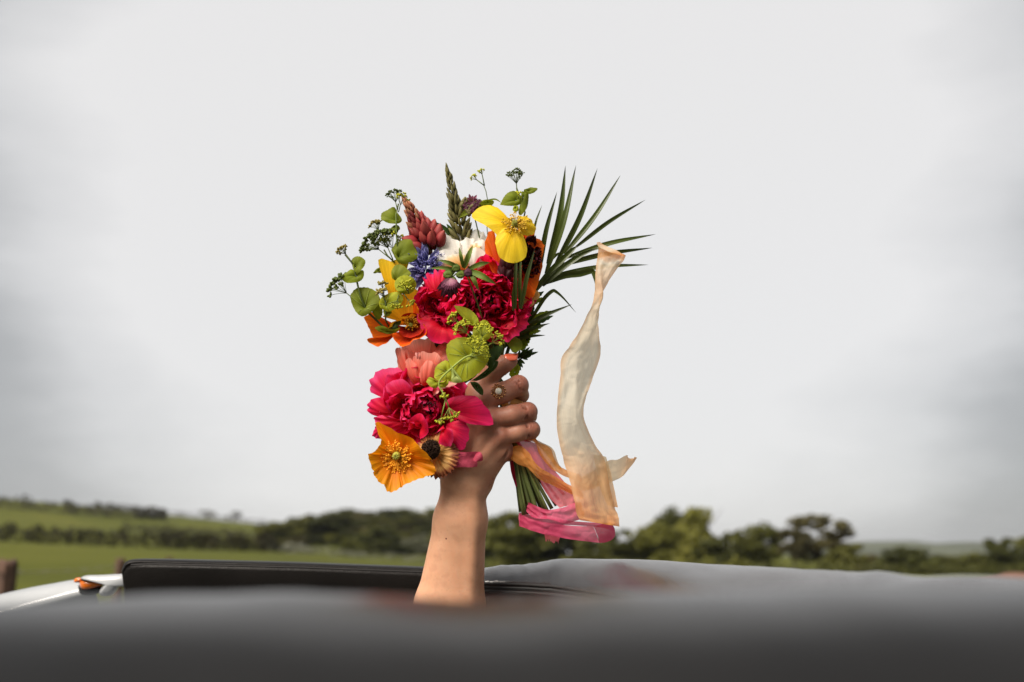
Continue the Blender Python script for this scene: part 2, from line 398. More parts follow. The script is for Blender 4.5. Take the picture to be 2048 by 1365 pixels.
tree(612, 1040, 80, 255, 'round', 1, 'mid green tree second from the left end of the wood', GW)
tree(664, 1030, 85, 250, 'round', 0, 'tall dark tree standing out of the hill wood', GW)
tree(762, 1052, 105, 190, 'bush', 0, 'big dark rounded bush in front of the hill wood', GW, 'bush', cat='bush')
tree(700, 1075, 60, 180, 'bush', 2, 'fresh green bush left of the big dark one', GW, 'bush', cat='bush')
tree(838, 1070, 80, 200, 'bush', 4, 'white blossoming hawthorn left of the forearm', GW, 'bush', cat='bush')
tree(590, 1085, 60, 175, 'bush', 4, 'pale blossoming hawthorn in front of the wood', GW, 'bush', cat='bush')
tree(905, 1050, 90, 200, 'round', 1, 'tree hidden behind the forearm', GW)
tree(965, 1052, 90, 170, 'round', 1, 'tree touching the right outline of the forearm', GW)
for row, (Y, dpy) in enumerate([(215, 46), (250, 32), (285, 19), (330, 9), (380, 0)]):
    for i in range(15):
        px = 545 + i * 31 + rnd.uniform(-10, 10) + row * 9
        top = interp(px, [520, 560, 640, 700, 760, 860, 960, 1040], [1052, 1036, 1024, 1019, 1018, 1020, 1030, 1062]) + dpy + rnd.uniform(-2, 6)
        mi = rnd.choice([0, 1, 1, 2, 3])
        tree(px, top, rnd.uniform(50, 72), Y, 'round', mi, ('dark green', 'mid green', 'fresh green', 'brownish')[mi] + ' round crowned tree ' + ('at the foot of the hill wood', 'on the lower slope of the hill wood', 'half way up the hill wood', 'on the upper slope of the hill wood', 'on the skyline of the hill wood')[row], GW)
tree(172, 1018, 34, 560, 'round', 0, 'lone dark tree on the left hillside', 'trees on the left hillside')
for px, top in ((408, 1020), (460, 1022)):
    tree(px, top, 36, 590, 'bare', 3, 'thin leafless tree on the skyline, ' + ('left one' if px < 430 else 'right one of the two'), 'trees on the left hillside')
def hedge(pts, hpx, mi, label, n=2600, seed=1):
    "pts: (px, Y); a clipped hedgerow following the land"
    rg = np.random.default_rng(seed)
    base = Vector((Xat(pts[0][0], pts[0][1]), pts[0][1], ground_z(Xat(pts[0][0], pts[0][1]), pts[0][1])))
    V = np.zeros((n, 4, 3))
    for i in range(n):
        u = rg.uniform(0, len(pts) - 1.001); a = int(u); t = u - a
        px = pts[a][0] + (pts[a + 1][0] - pts[a][0]) * t; Y = pts[a][1] + (pts[a + 1][1] - pts[a][1]) * t
        h = hpx / F * Y * (1 + 0.55 * mnoise.noise(Vector((px * 0.035, seed, 0))) + 0.3 * mnoise.noise(Vector((px * 0.12, seed, 5))))
        Y2 = Y + rg.normal() * h * 0.45; X = Xat(px, Y2)
        p = np.array([X, Y2, ground_z(X, Y2) + h * rg.uniform(0, 1) ** 0.8])
        a_ = rg.normal(size=3); a_ /= np.linalg.norm(a_); b = np.cross(a_, rg.normal(size=3)); b /= np.linalg.norm(b); sz = h * rg.uniform(0.07, 0.16)
        V[i] = [p - a_ * sz, p + b * sz * .7, p + a_ * sz, p - b * sz * .7]
    t = thing('hedge', label, 'hedge', base, 'hedgerows dividing the fields')
    mk('foliage', V.reshape(-1, 3).tolist(), np.arange(n * 4).reshape(-1, 4).tolist(), FOL[mi], t, smooth=False)
hedge([(-120, 150), (310, 160), (560, 170)], 30, 5, 'dark hedge across the nearer field, left of the wood', 4200, 1)
hedge([(-120, 420), (120, 430), (260, 450), (330, 470)], 22, 5, 'upper hedge below the skyline of the left hill', 2200, 2)
hedge([(180, 520), (330, 560), (545, 590)], 10, 5, 'thin hedge along the skyline sloping to the wood', 2000, 3)
hedge([(240, 330), (420, 330), (560, 300)], 16, 5, 'middle hedge on the slope above the black seat', 1600, 4)
hedge([(520, 175), (700, 165), (860, 160)], 15, 4, 'pale flowering hedge along the foot of the wood', 1500, 5)
hedge([(860, 140), (1300, 128), (1750, 126), (2150, 124)], 22, 0, 'low dark hedge under the line of trees', 5200, 6)
hedge([(980, 134), (1300, 122), (1500, 123)], 26, 2, 'fresh green scrub in front of the tree line', 2600, 7)

def earth_bank():
    rows = []
    for i, (py, d) in enumerate([(1230, 6.0), (1190, 6.1), (1160, 6.3), (1146, 6.6), (1146, 7.2), (1190, 8.0)]):
        rows.append([PD(px, py + (16 - min(16, (px - 1950) * 0.24) if i in (2, 3, 4) else 0) + 4 * mnoise.noise(Vector((px * .03, i, 0))), d) for px in range(1935, 2400, 15)])
    tag(gmesh('earth_bank', rows, plain('bare_earth', (0.17, 0.095, 0.07), 0.95, var=0.35, scale=3, spec=0.1)), 'bare reddish bank at the right edge', kind='structure')
earth_bank()

# field fence
def fence():
    m_post = plain('weathered_post', (0.085, 0.047, 0.032), 0.9, var=0.45, scale=14, bump=0.6)
    m_wire = plain('galvanised_wire', (0.25, 0.23, 0.2), 0.55, metal=0.6)
    t = thing('fence', 'wooden post and barbed wire fence at the left of the meadow', 'fence', (-3.1, 6, 0))
    tops = []
    for i in range(3):
        Y = 6 + 4 * i; X = Xat(12, 6) + (Xat(241, 10) - Xat(12, 6)) * i
        z0 = ground_z(X, Y); s = 0.05 if i else 0.062; h = Zat(1121, 6) if i == 0 else 1.21
        lean = 0.012 * (1 if i == 0 else rnd.uniform(-1, 1))
        mb = MB(); V = []; n = 8
        for z, k_ in ((z0 - 0.3, 1), (h * 0.5, 0.98), (h - 0.02, 0.95), (h, 0.78)):
            for j in range(n):
                g = 2 * math.pi * j / n + 0.3; r = s * k_ * (1 + 0.1 * math.sin(j * 2.3 + i))
                V.append((X + r * math.cos(g) + lean * z, Y + r * math.sin(g), z + (0.012 * math.sin(j * 1.7) if z > h - .03 else 0)))
        mb.add(V, gridfaces(4, n, True) + [tuple(3 * n + j for j in range(n))])
        mb.build('post', m_post, t, smooth=False); tops.append(Vector((X, Y, h)))
    for dz in (0.07, 0.4):
        mb = MB()
        pts = [Vector((-2.2, 2, 1.2 - dz))] + [p - Vector((0, 0, dz)) for p in tops]
        for a, b in zip(pts, pts[1:]):
            c = [a.lerp(b, k_ / 12) - Vector((0, 0, 0.015 * math.sin(math.pi * k_ / 12))) for k_ in range(13)]
            for ph in (0, math.pi):
                q = [x + Vector((0.004 * math.cos(k_ * 2.1 + ph), 0, 0.004 * math.sin(k_ * 2.1 + ph))) for k_, x in enumerate(c)]
                mb.tube(q, 0.0022, 4)
            for x in c[1::2]:
                for s_ in (-1, 1): mb.tube([x - Vector((0.012, 0, 0.014 * s_)), x + Vector((0.012, 0, 0.014 * s_))], 0.0018, 4)
        mb.build('barbed_wire', m_wire, t)
fence()
def haze():
    lo = (-7000, -400, -8); hi = (7000, 7000, 90)
    v = [(x, y, z) for z in (lo[2], hi[2]) for y in (lo[1], hi[1]) for x in (lo[0], hi[0])]
    m = bpy.data.materials.new('haze'); m.use_nodes = True; t = m.node_tree; t.nodes.remove(t.nodes['Principled BSDF'])
    pv = t.nodes.new('ShaderNodeVolumePrincipled'); pv.inputs['Density'].default_value = 0.00009; pv.inputs['Color'].default_value = (0.80, 0.84, 0.90, 1); pv.inputs['Anisotropy'].default_value = 0.2
    t.links.new(pv.outputs[0], t.nodes['Material Output'].inputs['Volume'])
    tag(mk('haze', v, [(0, 2, 3, 1), (4, 5, 7, 6), (0, 1, 5, 4), (2, 6, 7, 3), (0, 4, 6, 2), (1, 3, 7, 5)], m, smooth=False), kind='stuff')
haze()
# ------------------------------------------------------------------ the open car
def leather(name, col, rough, bump=0.35, scale=420, spec=0.5, und=0.25):
    m, t, b, o = newmat(name); nd = t.nodes; L = t.links.new
    tc_ = nd.new('ShaderNodeTexCoord')
    v = nd.new('ShaderNodeTexVoronoi'); v.inputs['Scale'].default_value = scale; L(tc_.outputs['Object'], v.inputs['Vector'])
    n = nd.new('ShaderNodeTexNoise'); n.inputs['Scale'].default_value = 9; n.inputs['Detail'].default_value = 6; L(tc_.outputs['Object'], n.inputs['Vector'])
    r = ramp(t, [(0.3, tuple(c * 0.75 for c in col)), (0.7, tuple(c * 1.35 for c in col))]); L(n.outputs[0], r.inputs[0]); L(r.outputs[0], b.inputs['Base Color'])
    mr = nd.new('ShaderNodeMapRange'); mr.inputs[3].default_value = rough - 0.07; mr.inputs[4].default_value = rough + 0.1; L(n.outputs[0], mr.inputs[0]); L(mr.outputs[0], b.inputs['Roughness'])
    b.inputs['Specular IOR Level'].default_value = spec
    bp = nd.new('ShaderNodeBump'); bp.inputs['Strength'].default_value = bump; bp.inputs['Distance'].default_value = 0.0008; L(v.outputs['Distance'], bp.inputs['Height'])
    bp2 = nd.new('ShaderNodeBump'); bp2.inputs['Strength'].default_value = und; bp2.inputs['Distance'].default_value = 0.006; L(n.outputs[0], bp2.inputs['Height']); L(bp.outputs[0], bp2.inputs['Normal'])
    L(bp2.outputs[0], b.inputs['Normal'])
    return m
M_vinyl = leather('black_vinyl', (0.005, 0.0043, 0.0038), 0.28, bump=0.05, spec=0.55, und=0.07)
M_seat = leather('black_leather', (0.006, 0.005, 0.0045), 0.42, spec=0.2)
M_cover = leather('grained_leatherette', (0.035, 0.033, 0.034), 0.2, bump=0.25, scale=520, spec=0.9, und=0.15)
M_white = plain('white_paint', (0.40, 0.415, 0.43), 0.3, coat=0.5, var=0.04)
M_amber = plain('amber_plastic', (0.75, 0.17, 0.012), 0.25, var=0.3, scale=90, coat=0.5)
M_black = plain('black_zip_and_shadow', (0.012, 0.012, 0.012), 0.6)
M_trim = plain('piping', (0.03, 0.028, 0.028), 0.6, spec=0.3)
M_carpet = plain('dark_carpet', (0.02, 0.02, 0.02), 0.95)
car = thing('convertible_car', 'open topped white car with black leather interior, seen from inside', 'car', (0, 1.05, 0.3))
def near_roll():
    rows = []
    for px in range(-900, 3001, 50):
        top = interp(px, [-900, 0, 300, 620, 830, 960, 1120, 1400, 1700, 2048, 3000], [1236, 1208, 1190, 1186, 1196, 1200, 1190, 1180, 1172, 1176, 1200])
        d = 0.335 + 0.02 * math.sin(px * 0.0021)
        top += 3 * mnoise.noise(Vector((px * 0.004, 1.7, 0)))
        c = PD(px, top, d); a_, b_ = 0.060, 0.105
        row = []
        for k_ in range(28):
            g = 2 * math.pi * k_ / 28
            ca, sa = math.cos(g), math.sin(g)
            q = 0.95
            row.append(Vector((c.x, c.y + b_ * math.copysign(abs(ca) ** q, ca), c.z - a_ + a_ * math.copysign(abs(sa) ** q, sa) + 0.001 * mnoise.noise(Vector((px * .006, k_ * .4, 0))))))
        rows.append(row)
    return gmesh('folded_hood', rows, M_vinyl, car, close=True)
tag(near_roll(), 'black padded roll across the front of the view, out of focus')
def seat():
    # section from the front foot over the rounded top to the back
    rows = []
    xs = [243, 245, 250, 258, 270, 290, 330] + list(range(380, 1060, 40))
    for px in xs:
        top = interp(px, [243, 246, 251, 262, 300, 400, 600, 840, 1060], [1141, 1132, 1124, 1118.5, 1117, 1119, 1124, 1133, 1146])
        e_ = min(1.0, max(0.0, (px - 243) / 60.0)); th = 0.022 + 0.045 * math.sqrt(1 - (1 - e_) ** 2)
        d = 1.345 + 0.00004 * (px - 245)
        row = []
        k_ = PD(1, 1, 1)
        prof = [(190, 0.0, 0), (90, -0.002, 0), (45, -0.003, 0), (20, -0.003, 0), (13.5, -0.002, 0), (11.5, 0.0015, 0), (10, -0.001, 0), (7, -0.0005, 0), (4, 0.003, 0), (1.8, 0.009, 0), (0.4, 0.018, 0), (0, 0.03, 0), (0.6, 0.7, 1), (3, 0.9, 1), (9, 1.0, 1), (60, 1.02, 1), (190, 1.03, 1)]
        slant = 13 * (1 - 0) * 1.0
        for dy, dd, rel in prof:
            py = top + dy * (1 if dy > 12 else (0.55 + 0.45 * e_)); dep = d + (dd * th if rel else dd * (0.4 + 0.6 * e_))
            sl = max(0, 1 - (px - 243) / 120) * min(dy, 60) * 0.22
            row.append(PD(px + sl, py, dep))
        rows.append(row)
    rows.insert(0, [sum(rows[0], Vector()) / len(rows[0])] * len(rows[0]))
    o = gmesh('seat_back', rows, M_seat, car)
    pts = [PD(px, interp(px, [250, 262, 300, 400, 600, 840, 1060], [1134, 1130, 1128.5, 1130.5, 1135, 1144, 1157]), 1.345 + 0.00004 * (px - 245) - 0.001) for px in range(262, 1050, 25)]
    tube('seat_piping', pts, 0.0011, M_trim, o, 6)
    return o
tag(seat(), 'black leather seat back with a rounded top edge')
def hood_cover():
    rid = [(940, 1150, 1.30), (975, 1141, 1.29), (1040, 1135, 1.27), (1085, 1126, 1.25), (1120, 1120, 1.23), (1240, 1119.5, 1.14), (1400, 1127, 1.02), (1560, 1137, 0.90), (1680, 1143, 0.80), (1760, 1147, 0.73), (1900, 1156, 0.62), (2200, 1172, 0.5)]
    frn = [(940, 1167, 1.21), (975, 1167, 1.20), (1040, 1168.5, 1.18), (1085, 1171, 1.16), (1120, 1174, 1.135), (1240, 1192, 1.02), (1400, 1216, 0.86), (1560, 1240, 0.74), (1680, 1252, 0.66), (1760, 1260, 0.6), (1900, 1270, 0.52), (2200, 1290, 0.42)]
    n = 70
    R_ = cr_eval([PD(*q) for q in rid], n); F_ = cr_eval([PD(*q) for q in frn], n)
    rows = []
    for i in range(n):
        a, b = R_[i], F_[i]; row = []
        row += [a + Vector((0, 0.09, -0.16)), a + Vector((0, 0.05, -0.05)), a + Vector((0, 0.02, -0.012)), a + Vector((0, 0.007, -0.002))]
        m_ = 12
        for k_ in range(m_ + 1):
            t = k_ / m_; p = a.lerp(b, t)
            p = p + Vector((0, -0.006, 0.010)) * math.sin(math.pi * t) ** 0.8
            wr = mnoise.noise(Vector((i * 0.22 + t * 1.5, t * 1.2, 8.0))) * 0.0028 + mnoise.noise(Vector((i * 0.6 - t * 3, t * 2, 2.0))) * 0.0012
            puck = 0.0013 * math.sin(i * 2.4 + t) * max(0, t - 0.45) * 1.6
            row.append(p + Vector((0, 0, wr * math.sin(math.pi * min(1, t + .1)) + puck)))
        row += [b + Vector((0, 0.004, -0.004)), b + Vector((0, 0.0, -0.009)), b + Vector((0, -0.004, -0.05)), b + Vector((0, 0.0, -0.16))]
        rows.append(row)
    o = gmesh('hood_cover', rows, M_cover, car)
    z1 = [p + Vector((0, -0.0025, -0.0005)) for p in F_[2:]]; z2 = [p + Vector((0, -0.0045, -0.0095)) for p in F_[2:]]
    z3 = [p + Vector((0, -0.004, -0.0048)) for p in F_[2:]]
    zp = tube('zip', z1, 0.0016, M_trim, o, 6)
    tube('zip_tape', z2, 0.0018, M_trim, o, 6)
    mb = MB(); c = cr_eval(z3, 420)
    for i in range(0, 419):
        t = (c[i + 1] - c[i]).normalized()
        mb.bead(c[i], 0.0011, t.cross(Vector((0, -1, 0))), 1.9, 4, 1)
    tag(mb.build('zip_teeth', M_black, o, smooth=False), kind='stuff')
    return o
tag(hood_cover(), 'grey sheened leatherette cover with a zip along its front')
def body():
    # rear wing curving away at the left, a bracket over the amber lamp
    up = [(-420, 1330), (-200, 1247), (-60, 1207), (0, 1190), (60, 1178), (110, 1171), (150, 1166.5), (175, 1165)]
    lo = [(-420, 1430), (-200, 1300), (-60, 1252), (0, 1234), (60, 1214), (110, 1199), (150, 1187), (175, 1181)]
    n = 30; A = cr_eval([PD(x, y, 1.66) for x, y in up], n); B = cr_eval([PD(x, y, 1.56) for x, y in lo], n)
    rows = []
    for i in range(n):
        row = [A[i] + Vector((0, 0.12, -0.12)), A[i] + Vector((0, 0.04, -0.02)), A[i] + Vector((0, 0.012, -0.002))]
        for k_ in range(9):
            t = k_ / 8; row.append(A[i].lerp(B[i], t) + Vector((0, -0.012, 0.012)) * math.sin(math.pi * t))
        row += [B[i] + Vector((0, 0.006, -0.008)), B[i] + Vector((0, 0.03, -0.02)), B[i] + Vector((0, 0.05, -0.3))]
        rows.append(row)
    b = gmesh('rear_wing', rows, M_white, car)
    # lower tub that carries it all
    rows = []
    for z, k_ in ((0.32, 0.94), (0.42, 1.0), (0.75, 1.0), (0.93, 0.98), (0.985, 0.95), (0.985, 0.9), (0.75, 0.88), (0.45, 0.86)):
        row = []
        for j in range(48):
            g = 2 * math.pi * j / 48; c, s = math.cos(g), math.sin(g)
            row.append(Vector((2.0 * k_ * math.copysign(abs(c) ** 0.4, c), 1.05 + 0.86 * k_ * math.copysign(abs(s) ** 0.5, s), z)))
        rows.append(row)
    gmesh('body', rows, M_white, car, close=True)
    mk('cabin_floor', [(-1.75, .25, .46), (1.75, .25, .46), (1.75, 1.85, .46), (-1.75, 1.85, .46)], [(0, 1, 2, 3)], M_carpet, car)
    def slab(name, outline, d, th, mat, parent, seg=5):
        "rounded solid from an outline: front face domed, real thickness"
        c = cr_eval([Vector((x, y, 0)) for x, y in outline + outline[:1]], len(outline) * 4)[:-1]
        cx_ = sum(v.x for v in c) / len(c); cy_ = sum(v.y for v in c) / len(c)
        rows = []
        for sc, dd in ((0.02, -0.1), (0.5, -0.08), (0.85, 0.0), (0.96, 0.12), (1.0, 0.3), (1.0, 0.8), (0.95, 1.0), (0.02, 1.0)):
            rows.append([PD(cx_ + (v.x - cx_) * sc, cy_ + (v.y - cy_) * sc, d + dd * th) for v in c])
        return gmesh(name, rows, mat, parent, close=True)
    br = slab('lamp_bracket', [(160, 1157), (172, 1151.5), (200, 1150.5), (256, 1149.5), (266, 1166), (258, 1174), (240, 1174), (231, 1186), (222, 1192.5), (209, 1194), (199, 1190), (199, 1182), (205, 1173), (204, 1166), (190, 1163)], 1.50, 0.05, M_white, car)
    lp = slab('indicator_lamp', [(158, 1163), (175, 1161), (204, 1164), (206, 1170), (196, 1174), (170, 1180), (160, 1174)], 1.515, 0.04, M_amber, car)
    slab('lamp_shadow', [(156, 1170), (168, 1177), (196, 1172), (206, 1175), (200, 1186), (180, 1192), (160, 1188)], 1.53, 0.05, M_black, car)  # no lamp part: solid black slab put where shadow lies under the lamp
    slab('lamp_gap', [(164, 1156.5), (200, 1163), (206, 1166), (203, 1168), (180, 1163), (163, 1160)], 1.505, 0.03, M_black, lp)  # black sliver filling the gap between bracket and lamp
    slab('lamp_lens', [(148, 1160), (152, 1156.5), (160, 1155.5), (166, 1158), (166, 1164), (158, 1166), (148, 1165)], 1.52, 0.03, M_amber, lp)
body()

# ------------------------------------------------------------------ the raised arm: one continuous surface from a distance field
def loc_cm(px, py, w):
    d = D0 * 100 - w
    return np.array([(px - CX) / F * d, (CY - py) / F * d, w])
def build_arm():
    h = 0.095
    lo = loc_cm(800, 1560, 0); hi = loc_cm(1095, 692, 0)
    org = np.array([lo[0], lo[1], -6.2]); dims = [int((hi[0] - lo[0]) / h), int((hi[1] - lo[1]) / h), int(11.6 / h)]
    G = np.full(dims, 5.0, dtype=np.float32)
    def block(prims, pad):
        P_ = []
        for (a, b, ra, rb) in prims: P_ += [a - max(ra, rb) - pad, a + max(ra, rb) + pad, b - max(ra, rb) - pad, b + max(ra, rb) + pad]
        P_ = np.array(P_); i0 = np.maximum(0, np.floor((P_.min(0) - org) / h).astype(int)); i1 = np.minimum(dims, np.ceil((P_.max(0) - org) / h).astype(int) + 1)
        sl = tuple(slice(a, b) for a, b in zip(i0, i1))
        ax = [(np.arange(a, b) * h + o).astype(np.float32) for a, b, o in zip(i0, i1, org)]
        return sl, ax[0][:, None, None], ax[1][None, :, None], ax[2][None, None, :]
    def cap(X, Y, Z, a, b, ra, rb):
        ba = b - a; l2 = float(ba @ ba) + 1e-9
        t = np.clip(((X - a[0]) * ba[0] + (Y - a[1]) * ba[1] + (Z - a[2]) * ba[2]) / l2, 0, 1)
        return np.sqrt((X - a[0] - ba[0] * t) ** 2 + (Y - a[1] - ba[1] * t) ** 2 + (Z - a[2] - ba[2] * t) ** 2) - (ra + (rb - ra) * t)
    def smin(a, b, k_):
        q = np.maximum(k_ - np.abs(a - b), 0) / k_
        return np.minimum(a, b) - q * q * k_ * 0.25
    def group(prims, kin, kout):
        prims = [(loc_cm(*a), loc_cm(*b), ra, rb) for a, b, ra, rb in prims]
        sl, X, Y, Z = block(prims, 1.8)
        f = None
        for q in prims:
            g = cap(X, Y, Z, *q); f = g if f is None else smin(f, g, kin)
        G[sl] = smin(G[sl], f.astype(np.float32), kout)
    def carve(prims, k_):
        prims = [(loc_cm(*a), loc_cm(*b), ra, rb) for a, b, ra, rb in prims]
        sl, X, Y, Z = block(prims, 0.8)
        for q in prims:
            g = -cap(X, Y, Z, *q); a = G[sl]; w_ = np.maximum(k_ - np.abs(a - g), 0) / k_
            G[sl] = np.maximum(a, g) + w_ * w_ * k_ * 0.25
    # forearm: radius and ulna side by side, swelling towards the elbow
    group([((917, 950, 0.2), (905, 1040, 0.1), 1.68, 2.04), ((905, 1040, 0.1), (884, 1215, -0.4), 2.04, 3.1), ((884, 1215, -0.4), (862, 1420, -1.2), 3.15, 3.5),
           ((944, 950, 0.3), (936, 1040, 0.2), 1.66, 2.08), ((936, 1040, 0.2), (916, 1215, -0.2), 2.08, 2.95), ((916, 1215, -0.2), (880, 1420, -1.0), 3.0, 3.3),
           ((868, 1420, -1.2), (880, 1550, -2.8), 3.6, 3.9),
           ((960, 962, 0.5), (965, 970, 0.3), 0.95, 0.85), ((949, 985, 1.8), (938, 1230, 1.9), 0.35, 0.3)], 1.1, 1.2)
    # palm and metacarpals
    group([((915, 955, 0.3), (962, 800, 1.5), 1.70, 1.25), ((920, 955, 0.8), (984, 838, 2.0), 1.7, 1.22), ((938, 955, 0.9), (1000, 872, 1.9), 1.7, 1.15),
           ((950, 960, 0.5), (1004, 902, 1.2), 1.5, 1.15), ((918, 930, -0.3), (958, 830, -0.4), 1.6, 1.5), ((958, 958, -0.2), (996, 905, -0.6), 1.4, 1.2),
           ((930, 900, 0.3), (975, 860, 0.4), 1.8, 1.5)], 1.1, 1.0)
    # knuckles and the tendons running to them
    group([((968, 800, 2.1), (968, 800, 2.1), 0.95, 0.95), ((985, 837, 2.6), (985, 837, 2.6), 0.92, 0.92), ((1004, 872, 2.5), (1004, 872, 2.5), 0.92, 0.92), ((1007, 902, 1.6), (1007, 902, 1.6), 0.9, 0.9)], 0.4, 0.9)
    group([((938, 925, 2.25), (985, 840, 3.15), 0.2, 0.3), ((948, 930, 2.2), (1004, 874, 3.0), 0.2, 0.28)], 0.3, 0.9)
    # fingers, each its own chain
    group([((968, 800, 1.9), (1006, 786, 2.1), 1.22, 1.15), ((1006, 786, 2.1), (1037, 771, 1.5), 1.15, 1.16), ((1037, 771, 1.5), (1042, 791, -0.3), 1.05, 0.9), ((1043, 791, -0.3), (1030, 812, -1.7), 0.8, 0.7)], 0.35, 0.45)
    group([((985, 838, 2.3), (1025, 830, 2.6), 1.18, 1.06), ((1025, 830, 2.6), (1055, 824, 1.7), 1.06, 1.12), ((1057, 824, 1.7), (1059, 833, -0.4), 0.95, 0.82), ((1059, 833, -0.4), (1038, 842, -2.0), 0.8, 0.7)], 0.35, 0.2)
    group([((1004, 873, 2.2), (1036, 865, 2.35), 1.1, 1.0), ((1036, 865, 2.35), (1062, 860, 1.6), 1.0, 1.06), ((1062, 860, 1.6), (1062, 866, -0.4), 0.9, 0.8), ((1062, 866, -0.4), (1040, 872, -1.9), 0.78, 0.68)], 0.35, 0.18)
    group([((1006, 903, 1.1), (1018, 908, -0.6), 1.0, 0.82), ((1018, 908, -0.6), (1024, 905, -1.6), 0.82, 0.74), ((1024, 905, -1.6), (1004, 900, -2.7), 0.7, 0.62)], 0.35, 0.4)
    # thumb
    group([((925, 900, 0.6), (948, 835, 0.7), 1.6, 1.45), ((948, 835, 0.7), (956, 782, 0.9), 1.45, 1.28)], 0.6, 0.9)
    group([((956, 782, 0.9), (988, 741, 1.15), 1.3, 1.12), ((988, 741, 1.15), (1006, 730, 1.15), 1.12, 0.98), ((1006, 730, 1.15), (1020, 722, 0.95), 0.98, 0.88)], 0.5, 0.6)
    # creases: finger joints, wrist folds, web
    carve([((1046, 806, 2.75), (1049, 840, 2.75), 0.14, 0.14), ((1051, 808, 2.7), (1054, 838, 2.7), 0.11, 0.11),
           ((1053, 846, 2.6), (1056, 874, 2.6), 0.13, 0.13), ((1028, 754, 2.75), (1041, 782, 2.5), 0.06, 0.06), ((1033, 752, 2.6), (1046, 780, 2.3), 0.05, 0.05),
           ((1006, 915, 2.4), (1024, 890, 2.6), 0.07, 0.08), ((1000, 925, 2.2), (1018, 905, 2.6), 0.05, 0.08),
           ((960, 965, 2.05), (985, 958, 1.2), 0.06, 0.08), ((955, 972, 2.1), (980, 970, 1.2), 0.05, 0.07)], 0.24)
    # surface nets
    nx, ny, nz_ = dims; ins = G < 0
    cnt = np.zeros((nx - 1, ny - 1, nz_ - 1), np.float32); acc = np.zeros((3, nx - 1, ny - 1, nz_ - 1), np.float32)
    def cs(a, ax): return slice(a, None if a else -1)
    for ax in range(3):
        o1, o2 = [q for q in range(3) if q != ax]
        for b1 in (0, 1):
            for b2 in (0, 1):
                s0 = [None] * 3; s1 = [None] * 3
                s0[ax] = slice(0, -1); s1[ax] = slice(1, None)
                for o_, b_ in ((o1, b1), (o2, b2)): s0[o_] = s1[o_] = slice(1, None) if b_ else slice(0, -1)
                f0 = G[tuple(s0)]; f1 = G[tuple(s1)]; c = (f0 < 0) != (f1 < 0)
                den = np.where(c, f0 - f1, 1); t = np.where(c, f0 / den, 0)
                cnt += c; acc[ax] += t
                if b1: acc[o1] += c
                if b2: acc[o2] += c
    m_ = cnt > 0; idx = np.full(m_.shape, -1, np.int64); idx[m_] = np.arange(m_.sum())
    g = np.stack(np.nonzero(m_), 0).astype(np.float32); pos = (g + acc[:, m_] / cnt[m_]) * h + org[:, None]
    faces = []
    for ax in range(3):
        o1, o2 = [(1, 2), (2, 0), (0, 1)][ax]
        s0 = [slice(1, -1)] * 3; s1 = [slice(1, -1)] * 3; s0[ax] = slice(0, -1); s1[ax] = slice(1, None)
        a = ins[tuple(s0)]; b = ins[tuple(s1)]
        for flip in (False, True):
            e_ = np.stack(np.nonzero((a & ~b) if not flip else (~a & b)), 1)
            off = np.array([1, 1, 1]); off[ax] = 0; e_ = e_ + off
            d1 = np.zeros(3, int); d1[o1] = 1; d2 = np.zeros(3, int); d2[o2] = 1
            q = [idx[tuple((e_ - x).T)] for x in (d1 + d2, d2, d1 * 0, d1)]
            q = np.stack(q if not flip else q[::-1], 1); faces.append(q[(q >= 0).all(1)])
    faces = np.concatenate(faces)
    M = np.array([list(RT), list(UP), list(-FW)]).T
    Wv = (M @ (pos / 100.0)).T + np.array(tuple(CAM + FW * D0))
    # two light smoothing passes take the lattice out of the surface
    n = len(Wv)
    E = np.concatenate([faces[:, [0, 1]], faces[:, [1, 2]], faces[:, [2, 3]], faces[:, [3, 0]]]); E = np.concatenate([E, E[:, ::-1]])
    deg = np.bincount(E[:, 0], minlength=n)[:, None]
    for _ in range(2):
        s = np.stack([np.bincount(E[:, 0], weights=Wv[E[:, 1], k_], minlength=n) for k_ in range(3)], 1) / np.maximum(deg, 1)
        Wv = Wv * 0.5 + s * 0.5
    return Wv, faces.tolist()
